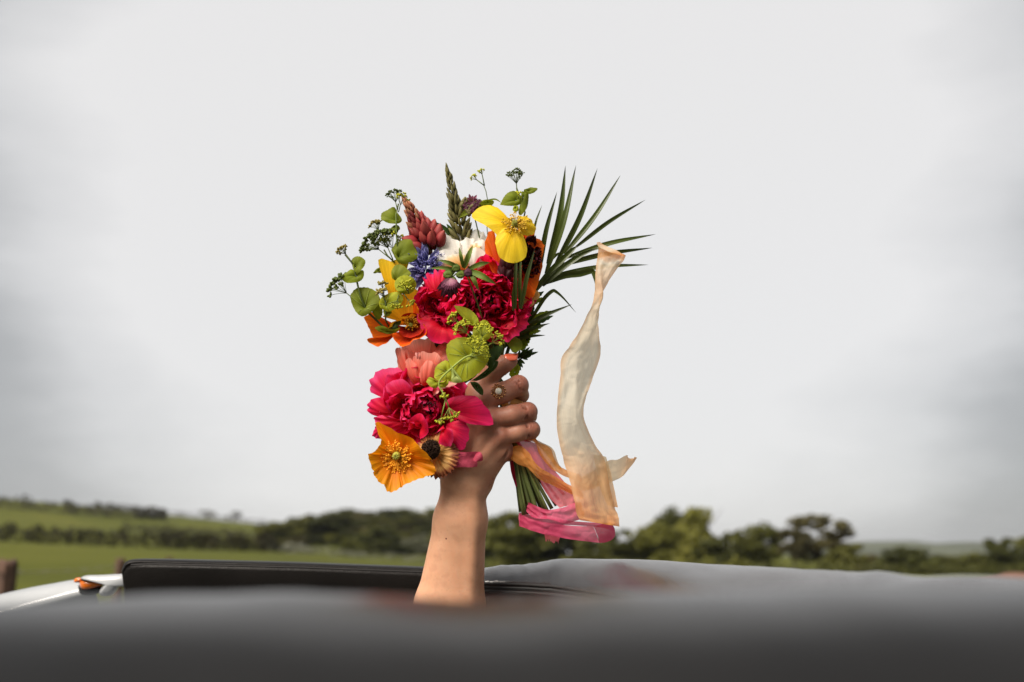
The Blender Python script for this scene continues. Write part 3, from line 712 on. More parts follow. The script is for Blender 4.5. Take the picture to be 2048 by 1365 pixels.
def skin_mat(base):
    m, t, b, o = newmat('skin'); nd = t.nodes; L = t.links.new
    tc_ = nd.new('ShaderNodeTexCoord')
    n = nd.new('ShaderNodeTexNoise'); n.inputs['Scale'].default_value = 28; n.inputs['Detail'].default_value = 6; L(tc_.outputs['Object'], n.inputs['Vector'])
    # hand darker than the forearm: part tan, part shade of the flowers painted in
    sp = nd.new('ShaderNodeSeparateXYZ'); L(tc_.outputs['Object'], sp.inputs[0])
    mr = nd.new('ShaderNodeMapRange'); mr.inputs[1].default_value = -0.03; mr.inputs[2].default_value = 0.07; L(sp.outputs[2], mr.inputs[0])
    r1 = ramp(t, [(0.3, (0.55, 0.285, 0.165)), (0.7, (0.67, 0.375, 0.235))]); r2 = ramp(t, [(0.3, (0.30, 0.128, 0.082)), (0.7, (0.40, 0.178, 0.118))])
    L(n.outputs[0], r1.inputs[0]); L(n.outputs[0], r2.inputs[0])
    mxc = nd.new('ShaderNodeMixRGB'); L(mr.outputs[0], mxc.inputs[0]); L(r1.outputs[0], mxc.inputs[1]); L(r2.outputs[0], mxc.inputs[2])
    at = nd.new('ShaderNodeAttribute'); at.attribute_name = 'joint'
    mj = nd.new('ShaderNodeMixRGB'); L(at.outputs['Fac'], mj.inputs[0]); L(mxc.outputs[0], mj.inputs[1]); mj.inputs[2].default_value = (0.30, 0.095, 0.062, 1)
    n5 = nd.new('ShaderNodeTexNoise'); n5.inputs['Scale'].default_value = 75; n5.inputs['Detail'].default_value = 5; L(tc_.outputs['Object'], n5.inputs['Vector'])
    r5 = ramp(t, [(0.36, (0.78, 0.70, 0.68)), (0.5, (1, 1, 1)), (0.66, (1.0, 0.93, 0.90))]); L(n5.outputs[0], r5.inputs[0])
    m5 = nd.new('ShaderNodeMixRGB'); m5.blend_type = 'MULTIPLY'; m5.inputs[0].default_value = 0.42; L(mj.outputs[0], m5.inputs[1]); L(r5.outputs[0], m5.inputs[2])
    vo = nd.new('ShaderNodeTexVoronoi'); vo.inputs['Scale'].default_value = 190; L(tc_.outputs['Object'], vo.inputs['Vector'])
    lt = nd.new('ShaderNodeMapRange'); lt.inputs[1].default_value = 0.10; lt.inputs[2].default_value = 0.22; lt.inputs[3].default_value = 0.12; lt.inputs[4].default_value = 0.0; L(vo.outputs['Distance'], lt.inputs[0])
    m6 = nd.new('ShaderNodeMixRGB'); L(lt.outputs[0], m6.inputs[0]); L(m5.outputs[0], m6.inputs[1]); m6.inputs[2].default_value = (0.22, 0.09, 0.05, 1)
    col = m6.outputs[0]
    for (px, py, w, rad) in ((892, 1078, 2.3, .0011), (927, 1124, 2.9, .0010), (896, 1160, 3.2, .0008), (882, 1159, 3.1, .0006), (970, 881, 2.5, .0007)):
        v = nd.new('ShaderNodeVectorMath'); v.operation = 'DISTANCE'; L(tc_.outputs['Object'], v.inputs[0])
        p = P(px, py, w) - base; fw = FW
        # distance across the view axis only matters at the surface, so use a short capsule through it
        v.inputs[1].default_value = p
        cm_ = nd.new('ShaderNodeMath'); cm_.operation = 'LESS_THAN'; cm_.inputs[1].default_value = rad; L(v.outputs['Value'], cm_.inputs[0])
        x = nd.new('ShaderNodeMixRGB'); L(cm_.outputs[0], x.inputs[0]); L(col, x.inputs[1]); x.inputs[2].default_value = (0.12, 0.05, 0.03, 1); col = x.outputs[0]
    L(col, b.inputs['Base Color'])
    setin(b, Roughness=0.48); b.inputs['Specular IOR Level'].default_value = 0.35
    b.inputs['Subsurface Weight'].default_value = 0.25; b.inputs['Subsurface Radius'].default_value = (0.008, 0.003, 0.0015); b.inputs['Subsurface Scale'].default_value = 0.6
    n2 = nd.new('ShaderNodeTexNoise'); n2.inputs['Scale'].default_value = 420; n2.inputs['Detail'].default_value = 3; L(tc_.outputs['Object'], n2.inputs['Vector'])
    mp_ = nd.new('ShaderNodeMapping'); mp_.inputs['Scale'].default_value = (90, 90, 320); L(tc_.outputs['Object'], mp_.inputs[0])
    n3 = nd.new('ShaderNodeTexNoise'); n3.inputs['Scale'].default_value = 1; n3.inputs['Detail'].default_value = 3; L(mp_.outputs[0], n3.inputs['Vector'])
    b1 = nd.new('ShaderNodeBump'); b1.inputs['Strength'].default_value = 0.25; b1.inputs['Distance'].default_value = 0.0006; L(n2.outputs[0], b1.inputs['Height'])
    b2 = nd.new('ShaderNodeBump'); b2.inputs['Strength'].default_value = 0.10; b2.inputs['Distance'].default_value = 0.0012; L(n3.outputs[0], b2.inputs['Height']); L(b1.outputs[0], b2.inputs['Normal'])
    mp6 = nd.new('ShaderNodeMapping'); mp6.inputs['Scale'].default_value = (620, 300, 110); L(tc_.outputs['Object'], mp6.inputs[0])
    n6 = nd.new('ShaderNodeTexNoise'); n6.inputs['Scale'].default_value = 1; n6.inputs['Detail'].default_value = 2; L(mp6.outputs[0], n6.inputs['Vector'])
    j6 = nd.new('ShaderNodeMath'); j6.operation = 'MULTIPLY'; L(n6.outputs[0], j6.inputs[0]); L(at.outputs['Fac'], j6.inputs[1])
    b3 = nd.new('ShaderNodeBump'); b3.inputs['Strength'].default_value = 0.55; b3.inputs['Distance'].default_value = 0.0022; L(j6.outputs[0], b3.inputs['Height']); L(b2.outputs[0], b3.inputs['Normal'])
    L(b3.outputs[0], b.inputs['Normal'])
    return m
av, af = build_arm()
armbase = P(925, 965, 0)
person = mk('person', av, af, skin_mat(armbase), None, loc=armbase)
jt = np.zeros(len(av))
for (px, py, w, rad, k_) in ((1038, 768, 2.4, 1.3, .8), (1054, 822, 2.4, 1.2, .8), (1060, 859, 2.3, 1.2, .8), (985, 836, 3.4, 1.3, .5), (1004, 872, 3.3, 1.3, .6), (968, 798, 3.1, 1.2, .5), (1020, 722, 1.4, 1.2, .55), (1018, 905, 1.8, 1.3, .8), (978, 960, 1.0, 1.2, .5), (1003, 735, 2.0, 1.0, .4)):
    jt = np.maximum(jt, k_ * np.exp(-(np.linalg.norm(av - np.array(tuple(P(px, py, w))), axis=1) / (rad / 100)) ** 2))
ja = person.data.attributes.new('joint', 'FLOAT', 'POINT'); ja.data.foreach_set('value', jt.astype(np.float32))
tag(person, 'person with bare right arm raised out of the car, gripping the bouquet', 'person')
# coral painted thumb nail
M_nail = plain('coral_varnish', (0.72, 0.13, 0.06), 0.2, var=0.05, coat=0.5)
rows = []
for i in range(8):
    t = i / 7; px = 1008 + 27 * t; row = []
    for j in range(9):
        a = (j / 8 - 0.5) * 1.7
        wd = 7.6 * math.sqrt(max(0.05, 1 - (abs(t - 0.48) / 0.54) ** 3.5))
        lift = 1.0 + 0.6 * math.sin(math.pi * t)
        row.append(P(px + 1.5 * math.cos(a + .7), 724.5 - 3.5 * t - math.cos(a + .75) * (15.6 - 1.5 * t) - lift * .4, 1.15 - 0.2 * t + (0.92 - .1 * t) * math.sin(a * wd / 8.0 + .75)))
    rows.append(row)
nail = gmesh('nail', rows, M_nail, person)
sm = nail.modifiers.new('thick', 'SOLIDIFY'); sm.thickness = 0.0006
tag(nail, 'coral painted thumb nail')
# ring
M_gold = plain('gold', (0.50, 0.25, 0.10), 0.25, metal=1.0, var=0.1)
M_opal = plain('opal', (0.72, 0.66, 0.58), 0.15, var=0.25, scale=300, coat=1.0)
rc = P(997, 783, 3.22)
ring = thing('ring', 'gold ring with a white opal in a beaded halo, on the index finger', 'ring', rc)
ax = cdir(0.42, 0.17, -0.1); c0 = P(997, 788, 2.07)
u = cdir(0, 0, 1); u = (u - ax * u.dot(ax)).normalized(); v = ax.cross(u)
mb = MB(); mb.tube([c0 + (u * math.cos(g) + v * math.sin(g)) * 0.0109 for g in [2 * math.pi * k_ / 28 for k_ in range(29)]], 0.0011, 7, 29); mb.build('band', M_gold, ring)
nn = cdir(-0.12, 0.1, 1); e1 = nn.orthogonal().normalized(); e2 = nn.cross(e1)
mb = MB(); mb.bead(rc - nn * 0.0012, 0.0060, nn, 0.35, 16, 5)
mb.tube([rc + (e1 * math.cos(g) + e2 * math.sin(g)) * 0.0045 + nn * 0.0008 for g in [2 * math.pi * k_ / 20 for k_ in range(21)]], 0.0005, 5, 21)
mb.build('setting', M_gold, ring)
mb = MB(); mb.bead(rc + nn * 0.0009, 0.0040, nn, 0.62, 16, 7); mb.build('opal', M_opal, ring)
mb = MB()
for k_ in range(14):
    g = 2 * math.pi * k_ / 14; q = rc + (e1 * math.cos(g) + e2 * math.sin(g)) * 0.0078
    mb.bead(q, 0.00105, nn, 1, 7, 4); mb.tube([rc + (q - rc) * 0.6, q - nn * 0.0003], 0.00035, 4)
    g += math.pi / 14; q = rc + (e1 * math.cos(g) + e2 * math.sin(g)) * 0.0066; mb.bead(q + nn * 0.0004, 0.0008, nn, 1, 6, 3)
tag(mb.build('beads', M_gold, ring), kind='stuff')

# ------------------------------------------------------------------ the bouquet: every flower a thing with its petals, leaves and stem
GF = 'flowers and foliage of the hand held bouquet'
GR = 'ribbons tied round the bouquet stems'
def fan(name, base, rim, mat, parent, bulge=0.3, ruf=0.15, jag=0.0, fold=0.0, nt=25, ns=9, closed=False, seed=0, freq=3.0, tooth=0.0, curl=0.0):
    "petal or leaf: a sheet running from its claw to a rim, domed, folded and ruffled"
    B = P3(base); Rm = [P3(q) for q in rim]
    if closed: Rm = Rm + [Rm[0]]
    R_ = cr_eval(Rm, nt)
    # facing normal, towards the camera side
    nrm = Vector((0, 0, 0))
    for a, b in zip(R_, R_[1:]): nrm += (a - B).cross(b - B)
    nrm = nrm.normalized()
    if nrm.dot(FW) > 0: nrm = -nrm
    rows = []
    for i in range(ns):
        s = 0.03 + 0.97 * i / (ns - 1); row = []
        for j in range(nt):
            t = j / (nt - 1); tt = t * freq * 2
            if closed: nv = Vector((math.cos(t * 6.2832) * freq * .6, math.sin(t * 6.2832) * freq * .6, seed * 3.1))
            else: nv = Vector((tt, seed * 3.1, 0.0))
            k_ = 1 + jag * mnoise.noise(nv * 2.7 + Vector((5, 1, 2))) * s + (tooth * (1 if j % 2 else -1) * s ** 6)
            p = B + (R_[j] - B) * (s * k_)
            edge = 1.0 if closed else (1 - 0.35 * (2 * t - 1) ** 2)
            z = bulge * math.sin(math.pi * min(1, s * 0.98) ** 0.8) * edge + ruf * s * s * mnoise.noise(nv * 1.6 + Vector((0, 0, s * 0.9)))
            z += fold * s * (1.15 - s) * math.sin(t * math.pi * 2 * freq + seed) - curl * max(0, s - 0.6) ** 2 * 6
            row.append(p + nrm * (z / 100.0))
        rows.append(row)
    return gmesh(name, rows, mat, parent)
def blade(name, pts, wpx, mat, parent, roll=0.0, cup=0.25, n=16, prof=None, m=5, ruf=0.0, seed=0):
    "long leaf, V-folded along its midrib"
    c = cr_eval([P3(q) for q in pts], n); prof = prof or (lambda s: (math.sin(math.pi * min(1, s * 0.93 + 0.07) ** 0.75)) ** 0.8)
    rows = []
    for i in range(n):
        t = (c[min(i + 1, n - 1)] - c[max(i - 1, 0)]).normalized(); s = i / (n - 1)
        side = t.cross(FW); side = side.normalized() if side.length > 1e-4 else RT.copy()
        side = Matrix.Rotation(roll, 3, t) @ side; nr = side.cross(t)
        if nr.dot(FW) > 0: nr = -nr
        w_ = max(0.02, prof(s)) * wpx * PX * 0.5
        row = []
        for j in range(m):
            x = j / (m - 1) * 2 - 1
            row.append(c[i] + side * (x * w_) + nr * (abs(x) * w_ * cup + ruf / 100 * x * x * mnoise.noise(Vector((s * 4, x, seed)))))
        rows.append(row)
    return gmesh(name, rows, mat, parent)
def loft(name, A, B, mat, parent, n=40, m=11, bulge=0.0, ruf=0.1, seed=0, fr=3.0, fold=0.0, rag=0.0):
    a = cr_eval([P3(q) for q in A], n); b = cr_eval([P3(q) for q in B], n); rows = []
    for i in range(n):
        s = i / (n - 1); row = []
        t = a[min(i + 1, n - 1)] - a[max(i - 1, 0)] + b[min(i + 1, n - 1)] - b[max(i - 1, 0)]
        nr = (b[i] - a[i]).cross(t); nr = nr.normalized() if nr.length > 1e-9 else -FW
        if nr.dot(FW) > 0: nr = -nr
        for j in range(m):
            u_ = j / (m - 1)
            z = bulge * math.sin(math.pi * u_) + ruf * mnoise.noise(Vector((s * fr * .5, u_ * 1.3, seed))) + fold * math.sin(u_ * 9 + s * 4 + seed)
            z -= ruf * 0.75 * abs(mnoise.noise(Vector((s * fr * .9 + u_ * 1.1, u_ * 2.2 - s * fr * .5, seed + 9)))) + ruf * .42 * abs(mnoise.noise(Vector((s * fr * 2.4 - u_ * 2.5, u_ * 3.8 + s * fr, seed + 4))))
            row.append(a[i].lerp(b[i], u_) + nr * (z / 100))
        if rag and i == n - 1: row = [p + t.normalized() * rnd.uniform(-rag, rag) / 100 for p in row]
        rows.append(row)
    o = gmesh(name, rows, mat, parent)
    return o
def petal_me(mat, seed, curl=0.9, cup=0.35, ruf=0.12, wide=0.8, notch=0.10, ns=9, nt=11):
    rows = []; rg = random.Random(seed)
    ph = rg.uniform(0, 9)
    for i in range(ns):
        s = i / (ns - 1); row = []
        hw = wide * 0.5 * (0.16 + 0.84 * math.sin(math.pi * min(1, 0.06 + s * 0.66)) ** 1.1)
        if s > 0.8: hw *= 1 - 0.35 * ((s - 0.8) / 0.2) ** 2
        for j in range(nt):
            t = j / (nt - 1) * 2 - 1
            ln = 1 - 0.16 * t * t + notch * mnoise.noise(Vector((t * 3.1 + ph, seed * 1.3, 0))) + notch * .5 * mnoise.noise(Vector((t * 9 + ph, seed, 4)))
            sl = s * ln; a = curl * sl
            y = math.sin(a) / curl if abs(curl) > 1e-3 else sl; z = (1 - math.cos(a)) / curl if abs(curl) > 1e-3 else 0
            z += cup * hw * t * t * (0.4 + s) + ruf * s * s * mnoise.noise(Vector((t * 2.4 + ph, s * 1.5, seed)))
            x = hw * t * (1 - 0.12 * cup * abs(t))
            row.append(Vector((x, y, z)))
        rows.append(row)
    nr, nc = ns, nt
    me = bpy.data.meshes.new('petal'); me.from_pydata([tuple(p) for r in rows for p in r], [], gridfaces(nr, nc))
    ul = me.uv_layers.new(name='UVMap'); uv = np.array([(j / (nc - 1), i / (nr - 1)) for i in range(nr) for j in range(nc)], dtype=np.float32)
    li = np.empty(len(me.loops), dtype=np.int32); me.loops.foreach_get('vertex_index', li); ul.data.foreach_set('uv', uv[li].ravel())
    me.polygons.foreach_set('use_smooth', [True] * len(me.polygons)); me.materials.append(mat)
    return me
def rosette(t, center, axis, R, meshes, n, tilt, seed, name='petal', lenr=(0.6, 1.05), back=0.45, spread=0.16, widthr=(0.7, 1.15), squash=(1, 1)):
    "petals by the golden angle from an upright heart to spread outer ones"
    rg = random.Random(seed); c = P3(center); o0 = wloc(t); e1 = axis.orthogonal().normalized(); e2 = axis.cross(e1)
    for i in range(n):
        f = (i + 0.5) / n; th = i * 2.39996 + rg.uniform(-.3, .3)
        tl = math.radians(tilt[0] + (tilt[1] - tilt[0]) * f ** 0.8 + rg.uniform(-11, 11))
        rad = e1 * math.cos(th) + e2 * math.sin(th)
        y = axis * math.cos(tl) + rad * math.sin(tl); z = axis * math.sin(tl) - rad * math.cos(tl)
        y = Matrix.Rotation(rg.uniform(-.25, .25), 3, z) @ y; x = y.cross(z)
        L_ = R / 100 * (lenr[0] + (lenr[1] - lenr[0]) * f) * rg.uniform(0.86, 1.14); w_ = L_ * (widthr[0] + (widthr[1] - widthr[0]) * f) * rg.uniform(0.85, 1.2)
        pos = c - axis * (R / 100 * back) + rad * (R / 100 * spread * rg.uniform(0.2, 1.4)) - o0
        roll = Matrix.Rotation(rg.uniform(-.35, .35), 3, y); x = roll @ x; z = roll @ z
        M = Matrix((( x.x * w_, y.x * L_, z.x * L_, pos.x), (x.y * w_, y.y * L_, z.y * L_, pos.y), (x.z * w_, y.z * L_, z.z * L_, pos.z), (0, 0, 0, 1)))
        inst(name, meshes[rg.randrange(len(meshes))], t, M)

M_stem = petal_mat('stem_green', [(0.0, (0.07, 0.10, 0.018)), (0.5, (0.10, 0.14, 0.028)), (1.0, (0.09, 0.11, 0.03))], trans=0.0, rough=0.5, vein=0.35, vscale=(5, 12), jitter=0.35, spec=0.4)
ends = [(1041, 1024, -0.8), (1048, 1030, 0.2), (1056, 1028, -1.2), (1063, 1026, 0.8), (1070, 1030, -0.3), (1077, 1032, 1.0), (1084, 1026, -1.4), (1090, 1024, 0.4), (1097, 1026, 1.3), (1104, 1018, 1.1), (1112, 1012, -0.6), (1118, 1000, -1.6), (1128, 990, -1.0), (1052, 1024, 1.2), (1072, 1020, -1.8), (1092, 1036, -0.9)]
sidx = [0]
def stem(t, head, r=0.16, via=(), mat=None):
    i = sidx[0]; sidx[0] += 1; E_ = ends[i % len(ends)]; rg = random.Random(100 + i)
    jx = (E_[0] - 1082) / 50.0; jz = rg.uniform(-.5, .5)
    pts = [head] + list(via) + [(992 + jx * 9, 752, -1.1 + jz), (1012 + jx * 9, 820, -0.9 + jz), (1033 + jx * 11, 895, -0.6 + E_[2] * .4), E_]
    tube('stem', [P3(q) for q in pts], [r / 100 * 0.8, r / 100, r / 100 * 1.1, r / 100 * 1.25], mat or M_stem, t, 7, 26)
def flower(name, label, cat, c): return thing(name, label, cat, P3(c), GF)

# --- pigments; some peony rims also carry painted highlights
M_red = petal_mat('peony_red', [(0.0, (0.46, 0.003, 0.014)), (0.5, (0.68, 0.006, 0.032)), (0.85, (0.80, 0.010, 0.07)), (1.0, (0.84, 0.024, 0.16))], trans=0.45, vein=.14)  # pinker rim puts the petal tips' highlight into the colour
M_mag = petal_mat('peony_magenta', [(0.0, (0.46, 0.002, 0.02)), (0.45, (0.68, 0.004, 0.038)), (0.8, (0.78, 0.012, 0.085)), (1.0, (0.86, 0.06, 0.23))], trans=0.45, vein=.11)
M_crim = petal_mat('peony_crimson', [(0.0, (0.42, 0.003, 0.03)), (0.6, (0.55, 0.004, 0.045)), (1.0, (0.60, 0.010, 0.10))], trans=0.22)
M_coral = petal_mat('peony_coral', [(0.0, (0.62, 0.035, 0.03)), (0.35, (0.80, 0.10, 0.07)), (0.75, (0.86, 0.20, 0.14)), (1.0, (0.91, 0.38, 0.30))], trans=0.5, mott=.16, vein=.17, vscale=(44, 1.3), bump=.3)  # pale rim paints in the highlight along the petals' upper edges
M_cpink = petal_mat('peony_coral_pale', [(0.0, (0.74, 0.16, 0.13)), (1.0, (0.82, 0.42, 0.38))], trans=0.34)
M_or = petal_mat('poppy_orange', [(0.0, (0.42, 0.07, 0.002)), (0.3, (0.82, 0.19, 0.002)), (0.75, (0.90, 0.29, 0.003)), (1.0, (0.92, 0.36, 0.006))], trans=0.45, vein=0.16, vscale=(26, 1.6), bump=0.5)
M_or2 = petal_mat('poppy_deep_orange', [(0.0, (0.40, 0.012, 0.003)), (0.35, (0.70, 0.055, 0.004)), (1.0, (0.86, 0.17, 0.006))], trans=0.42, vein=0.18, vscale=(26, 1.6), bump=0.5)
M_orred = petal_mat('poppy_red_heart', [(0.0, (0.16, 0.004, 0.003)), (0.5, (0.36, 0.012, 0.004)), (0.85, (0.75, 0.085, 0.006)), (1.0, (0.85, 0.15, 0.006))], trans=0.35, vein=0.2, vscale=(26, 1.6), bump=0.5)
M_orred0 = petal_mat('poppy_dark_heart', [(0.0, (0.10, 0.004, 0.003)), (0.6, (0.24, 0.008, 0.004)), (1.0, (0.42, 0.02, 0.005))], trans=.2)
M_orye = petal_mat('poppy_amber', [(0.0, (0.82, 0.22, 0.004)), (0.6, (0.88, 0.36, 0.008)), (1.0, (0.88, 0.42, 0.012))], trans=0.45, vein=0.14, vscale=(24, 1.4), bump=0.5)
M_ye = petal_mat('poppy_yellow', [(0.0, (0.72, 0.47, 0.01)), (0.5, (0.84, 0.58, 0.012)), (1.0, (0.84, 0.62, 0.03))], trans=0.42, vein=0.13, vscale=(22, 1.5), bump=0.5)
M_ye2 = petal_mat('poppy_golden', [(0.0, (0.82, 0.36, 0.006)), (0.6, (0.84, 0.48, 0.008)), (1.0, (0.84, 0.55, 0.02))], trans=0.42, vein=0.13, vscale=(22, 1.5), bump=0.5)
M_white = None
M_ivory = petal_mat('rose_white', [(0.0, (0.86, 0.60, 0.30)), (0.2, (0.89, 0.80, 0.66)), (0.4, (0.91, 0.88, 0.83)), (1.0, (0.92, 0.90, 0.87))], trans=0.55, vein=0.05, jitter=0.06)
M_peach = petal_mat('rose_peach', [(0.0, (0.82, 0.28, 0.04)), (0.5, (0.84, 0.42, 0.12)), (0.85, (0.85, 0.60, 0.32)), (1.0, (0.86, 0.78, 0.65))], trans=0.32, vein=0.06, jitter=0.06)
M_blue = petal_mat('cornflower_blue', [(0.0, (0.07, 0.06, 0.24)), (0.5, (0.19, 0.185, 0.48)), (1.0, (0.38, 0.38, 0.70))], trans=0.35, vein=0.2)
M_maroon = petal_mat('scabious_maroon', [(0.0, (0.012, 0.002, 0.004)), (0.6, (0.035, 0.004, 0.008)), (1.0, (0.07, 0.008, 0.016))], trans=0.12)
M_lup = petal_mat('lupin_coral', [(0.0, (0.15, 0.008, 0.012)), (0.5, (0.27, 0.026, 0.03)), (1.0, (0.38, 0.08, 0.065))], trans=0.22, jitter=0.22, vscale=(6, 2))
M_lup2 = petal_mat('lupin_bud', [(0.0, (0.20, 0.045, 0.028)), (0.6, (0.42, 0.16, 0.09)), (1.0, (0.46, 0.26, 0.12))], trans=0.2, jitter=0.2, vscale=(6, 2))
M_spike = petal_mat('spike_olive', [(0.0, (0.07, 0.065, 0.02)), (1.0, (0.20, 0.18, 0.07))], trans=0.15, jitter=0.3, vscale=(6, 2))
M_tan = petal_mat('fringed_apricot', [(0.0, (0.36, 0.13, 0.02)), (0.3, (0.70, 0.36, 0.09)), (0.72, (0.74, 0.42, 0.14)), (0.9, (0.36, 0.12, 0.045)), (1.0, (0.24, 0.06, 0.03))], trans=0.28, vscale=(18, 1.5))
M_dark = petal_mat('dark_heart', [(0.0, (0.008, 0.004, 0.003)), (1.0, (0.028, 0.012, 0.006))], trans=0.0, rough=0.8, spec=0.15)
M_lime = petal_mat('leaf_lime', [(0.0, (0.27, 0.32, 0.014)), (0.5, (0.33, 0.38, 0.016)), (1.0, (0.37, 0.41, 0.022))], trans=0.42, vein=0.18, vscale=(12, 0.7), jitter=0.12, bump=0.6, rough=0.6)
M_leaf = petal_mat('leaf_green', [(0.0, (0.15, 0.19, 0.011)), (0.5, (0.19, 0.24, 0.012)), (1.0, (0.22, 0.26, 0.016))], trans=0.42, vein=0.18, vscale=(12, 0.7), jitter=0.15, bump=0.6, rough=0.6)
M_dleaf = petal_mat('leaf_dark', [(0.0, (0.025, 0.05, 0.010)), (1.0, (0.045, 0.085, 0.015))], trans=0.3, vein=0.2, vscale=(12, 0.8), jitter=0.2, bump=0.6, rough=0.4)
M_vein = petal_mat('leaf_vein', [(0.0, (0.32, 0.38, 0.09)), (1.0, (0.28, 0.36, 0.06))], trans=0.1, jitter=0.05)
M_palm = petal_mat('palm_green', [(0.0, (0.045, 0.062, 0.010)), (0.6, (0.062, 0.088, 0.011)), (0.93, (0.04, 0.055, 0.012)), (1.0, (0.02, 0.025, 0.016))], trans=0.3, vein=0.2, vscale=(9, 0.6), jitter=0.2, rough=0.35, spec=0.5)
M_umb = petal_mat('floret_lime', [(0.0, (0.36, 0.38, 0.02)), (1.0, (0.54, 0.54, 0.04))], trans=0.2, jitter=0.12)
M_umb2 = petal_mat('floret_dark_green', [(0.0, (0.05, 0.075, 0.016)), (1.0, (0.10, 0.13, 0.025))], trans=0.15, jitter=0.2)
M_umb3 = petal_mat('floret_tan', [(0.0, (0.16, 0.14, 0.03)), (1.0, (0.30, 0.24, 0.06))], trans=0.15, jitter=0.2)
M_anth = petal_mat('anther_yellow', [(0.0, (0.72, 0.36, 0.02)), (1.0, (0.85, 0.58, 0.06))], trans=0.1)
M_anth2 = petal_mat('anther_orange', [(0.0, (0.75, 0.25, 0.01)), (1.0, (0.88, 0.42, 0.02))], trans=0.1)
M_pist = petal_mat('pistil_green', [(0.0, (0.16, 0.15, 0.02)), (1.0, (0.34, 0.33, 0.05))], trans=0.0, vscale=(9, 1))

def stamens(t, c, axis, n, r0, r1, L_, matf, mata, seed, rise=0.5, name='stamens'):
    "ring of filaments with anthers"
    rg = random.Random(seed); c = P3(c); e1 = axis.orthogonal().normalized(); e2 = axis.cross(e1); mb = MB()
    for i in range(n):
        g = rg.uniform(0, 6.283); a = e1 * math.cos(g) + e2 * math.sin(g); rr = rg.uniform(r0, r1) * PX
        b0 = c + a * (r0 * 0.45 * PX); tip = c + a * rr + axis * (L_ * PX * rise * rg.uniform(0.5, 1.2))
        mid = (b0 + tip) * 0.5 + axis * (L_ * PX * 0.18)
        mb.tube([b0, mid, tip], 0.00032, 4, 4); mb.bead(tip, 0.00095, cdir(rg.uniform(-1, 1), rg.uniform(-1, 1), rg.uniform(0, 1)), 1.5, 5, 2)
    return tag(mb.build(name, mata, t), kind='stuff')
def pistil(t, c, axis, r, mat=None):
    mb = MB(); c = P3(c); mb.bead(c, r * PX, axis, 1.25, 12, 6); e1 = axis.orthogonal().normalized(); e2 = axis.cross(e1)
    for k_ in range(8):
        g = 6.283 * k_ / 8; a = e1 * math.cos(g) + e2 * math.sin(g)
        mb.tube([c + axis * (r * PX * 1.28), c + axis * (r * PX * 1.22) + a * (r * PX * 0.9)], r * PX * 0.16, 5, 3)
    return mb.build('pistil', mat or M_pist, t)
def umbel(t, base, tip_c, R, n, mat, seed, k_=7, sz=1.5, flat=0.55, name='florets', stalk=True, raymat=None):
    "stalk, rays and tiny florets; R, sz in photo pixels"
    n = max(5, int(n * (.72 if mat is M_umb else 1.0))); rg = random.Random(seed); b = P3(base); c = P3(tip_c); ax_ = (c - b).normalized(); e1 = ax_.orthogonal().normalized(); e2 = ax_.cross(e1)
    mb = MB(); ms_ = MB(); hub = c - ax_ * (R * PX * 0.75)
    ms_.tube([b, hub], [0.0007, 0.00055], 6)
    for i in range(n):
        f = math.sqrt((i + 0.5) / n); g = i * 2.39996 + rg.uniform(-.3, .3)
        q = c + (e1 * math.cos(g) + e2 * math.sin(g)) * (R * PX * f) + ax_ * (R * PX * flat * (1 - f * f) * rg.uniform(.7, 1.2))
        ms_.tube([hub, hub.lerp(q, .55) + ax_ * (R * PX * .08), q], 0.0003, 4, 4)
        for j in range(k_):
            d = Vector((rg.gauss(0, 1), rg.gauss(0, 1), rg.gauss(0, 1))).normalized()
            if d.dot(ax_) < -0.3: d = -d
            u_ = q + d * (rg.uniform(0.6, 1.1) * 4.3 * PX * (R / 20) ** 0.5)
            ms_.tube([q, u_], 0.00018, 3, 2); mb.bead(u_, sz * PX * (0.74 if mat is M_umb else 1.0) * rg.uniform(.8, 1.25), d, 1.35, 5, 2)
    if stalk: ms_.build('stalk', raymat or M_stem, t)
    return tag(mb.build(name, mat, t), kind='stuff')

# --- filler leaves inside, dark
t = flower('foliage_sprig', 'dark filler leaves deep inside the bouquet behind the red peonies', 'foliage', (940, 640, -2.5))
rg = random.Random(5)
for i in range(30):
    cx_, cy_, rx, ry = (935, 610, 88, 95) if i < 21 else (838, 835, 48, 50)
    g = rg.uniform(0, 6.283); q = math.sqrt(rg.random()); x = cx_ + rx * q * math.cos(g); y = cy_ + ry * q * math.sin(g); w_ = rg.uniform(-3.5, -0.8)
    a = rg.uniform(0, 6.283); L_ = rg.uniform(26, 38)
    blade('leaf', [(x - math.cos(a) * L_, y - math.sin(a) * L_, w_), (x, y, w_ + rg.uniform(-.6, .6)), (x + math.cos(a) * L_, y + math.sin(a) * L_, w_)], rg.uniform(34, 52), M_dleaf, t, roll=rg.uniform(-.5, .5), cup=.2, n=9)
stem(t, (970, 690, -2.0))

# --- two double red peonies in the middle
inner = [petal_me(M_red, s, curl=0.9, cup=0.55, ruf=0.34, wide=0.7, notch=0.22) for s in range(5)]
outer = [petal_me(M_red, s + 20, curl=0.75, cup=0.55, ruf=0.30, wide=0.85, notch=0.16) for s in range(5)]
t = flower('peony', 'full crimson double peony right of centre, under the yellow poppy', 'peony', (985, 607, 0.5))
ax_ = cdir(0.10, 0.02, 1)
rosette(t, (985, 604, 1.2), ax_, 4.3, outer, 26, (38, 94), 11, lenr=(0.85, 1.0), back=0.5)
rosette(t, (985, 604, 1.6), ax_, 4.1, inner, 40, (8, 78), 12, lenr=(0.7, 1.0), back=0.62, spread=0.42)
fan('guard_petal', (1005, 650, 0.8), [(1052, 612, 0), (1060, 632, .8), (1052, 655, 1.6), (1035, 672, 2.2), (1012, 684, 2.4), (998, 676, 2.6)], M_red, t, bulge=.8, ruf=.9, jag=.2, seed=3)
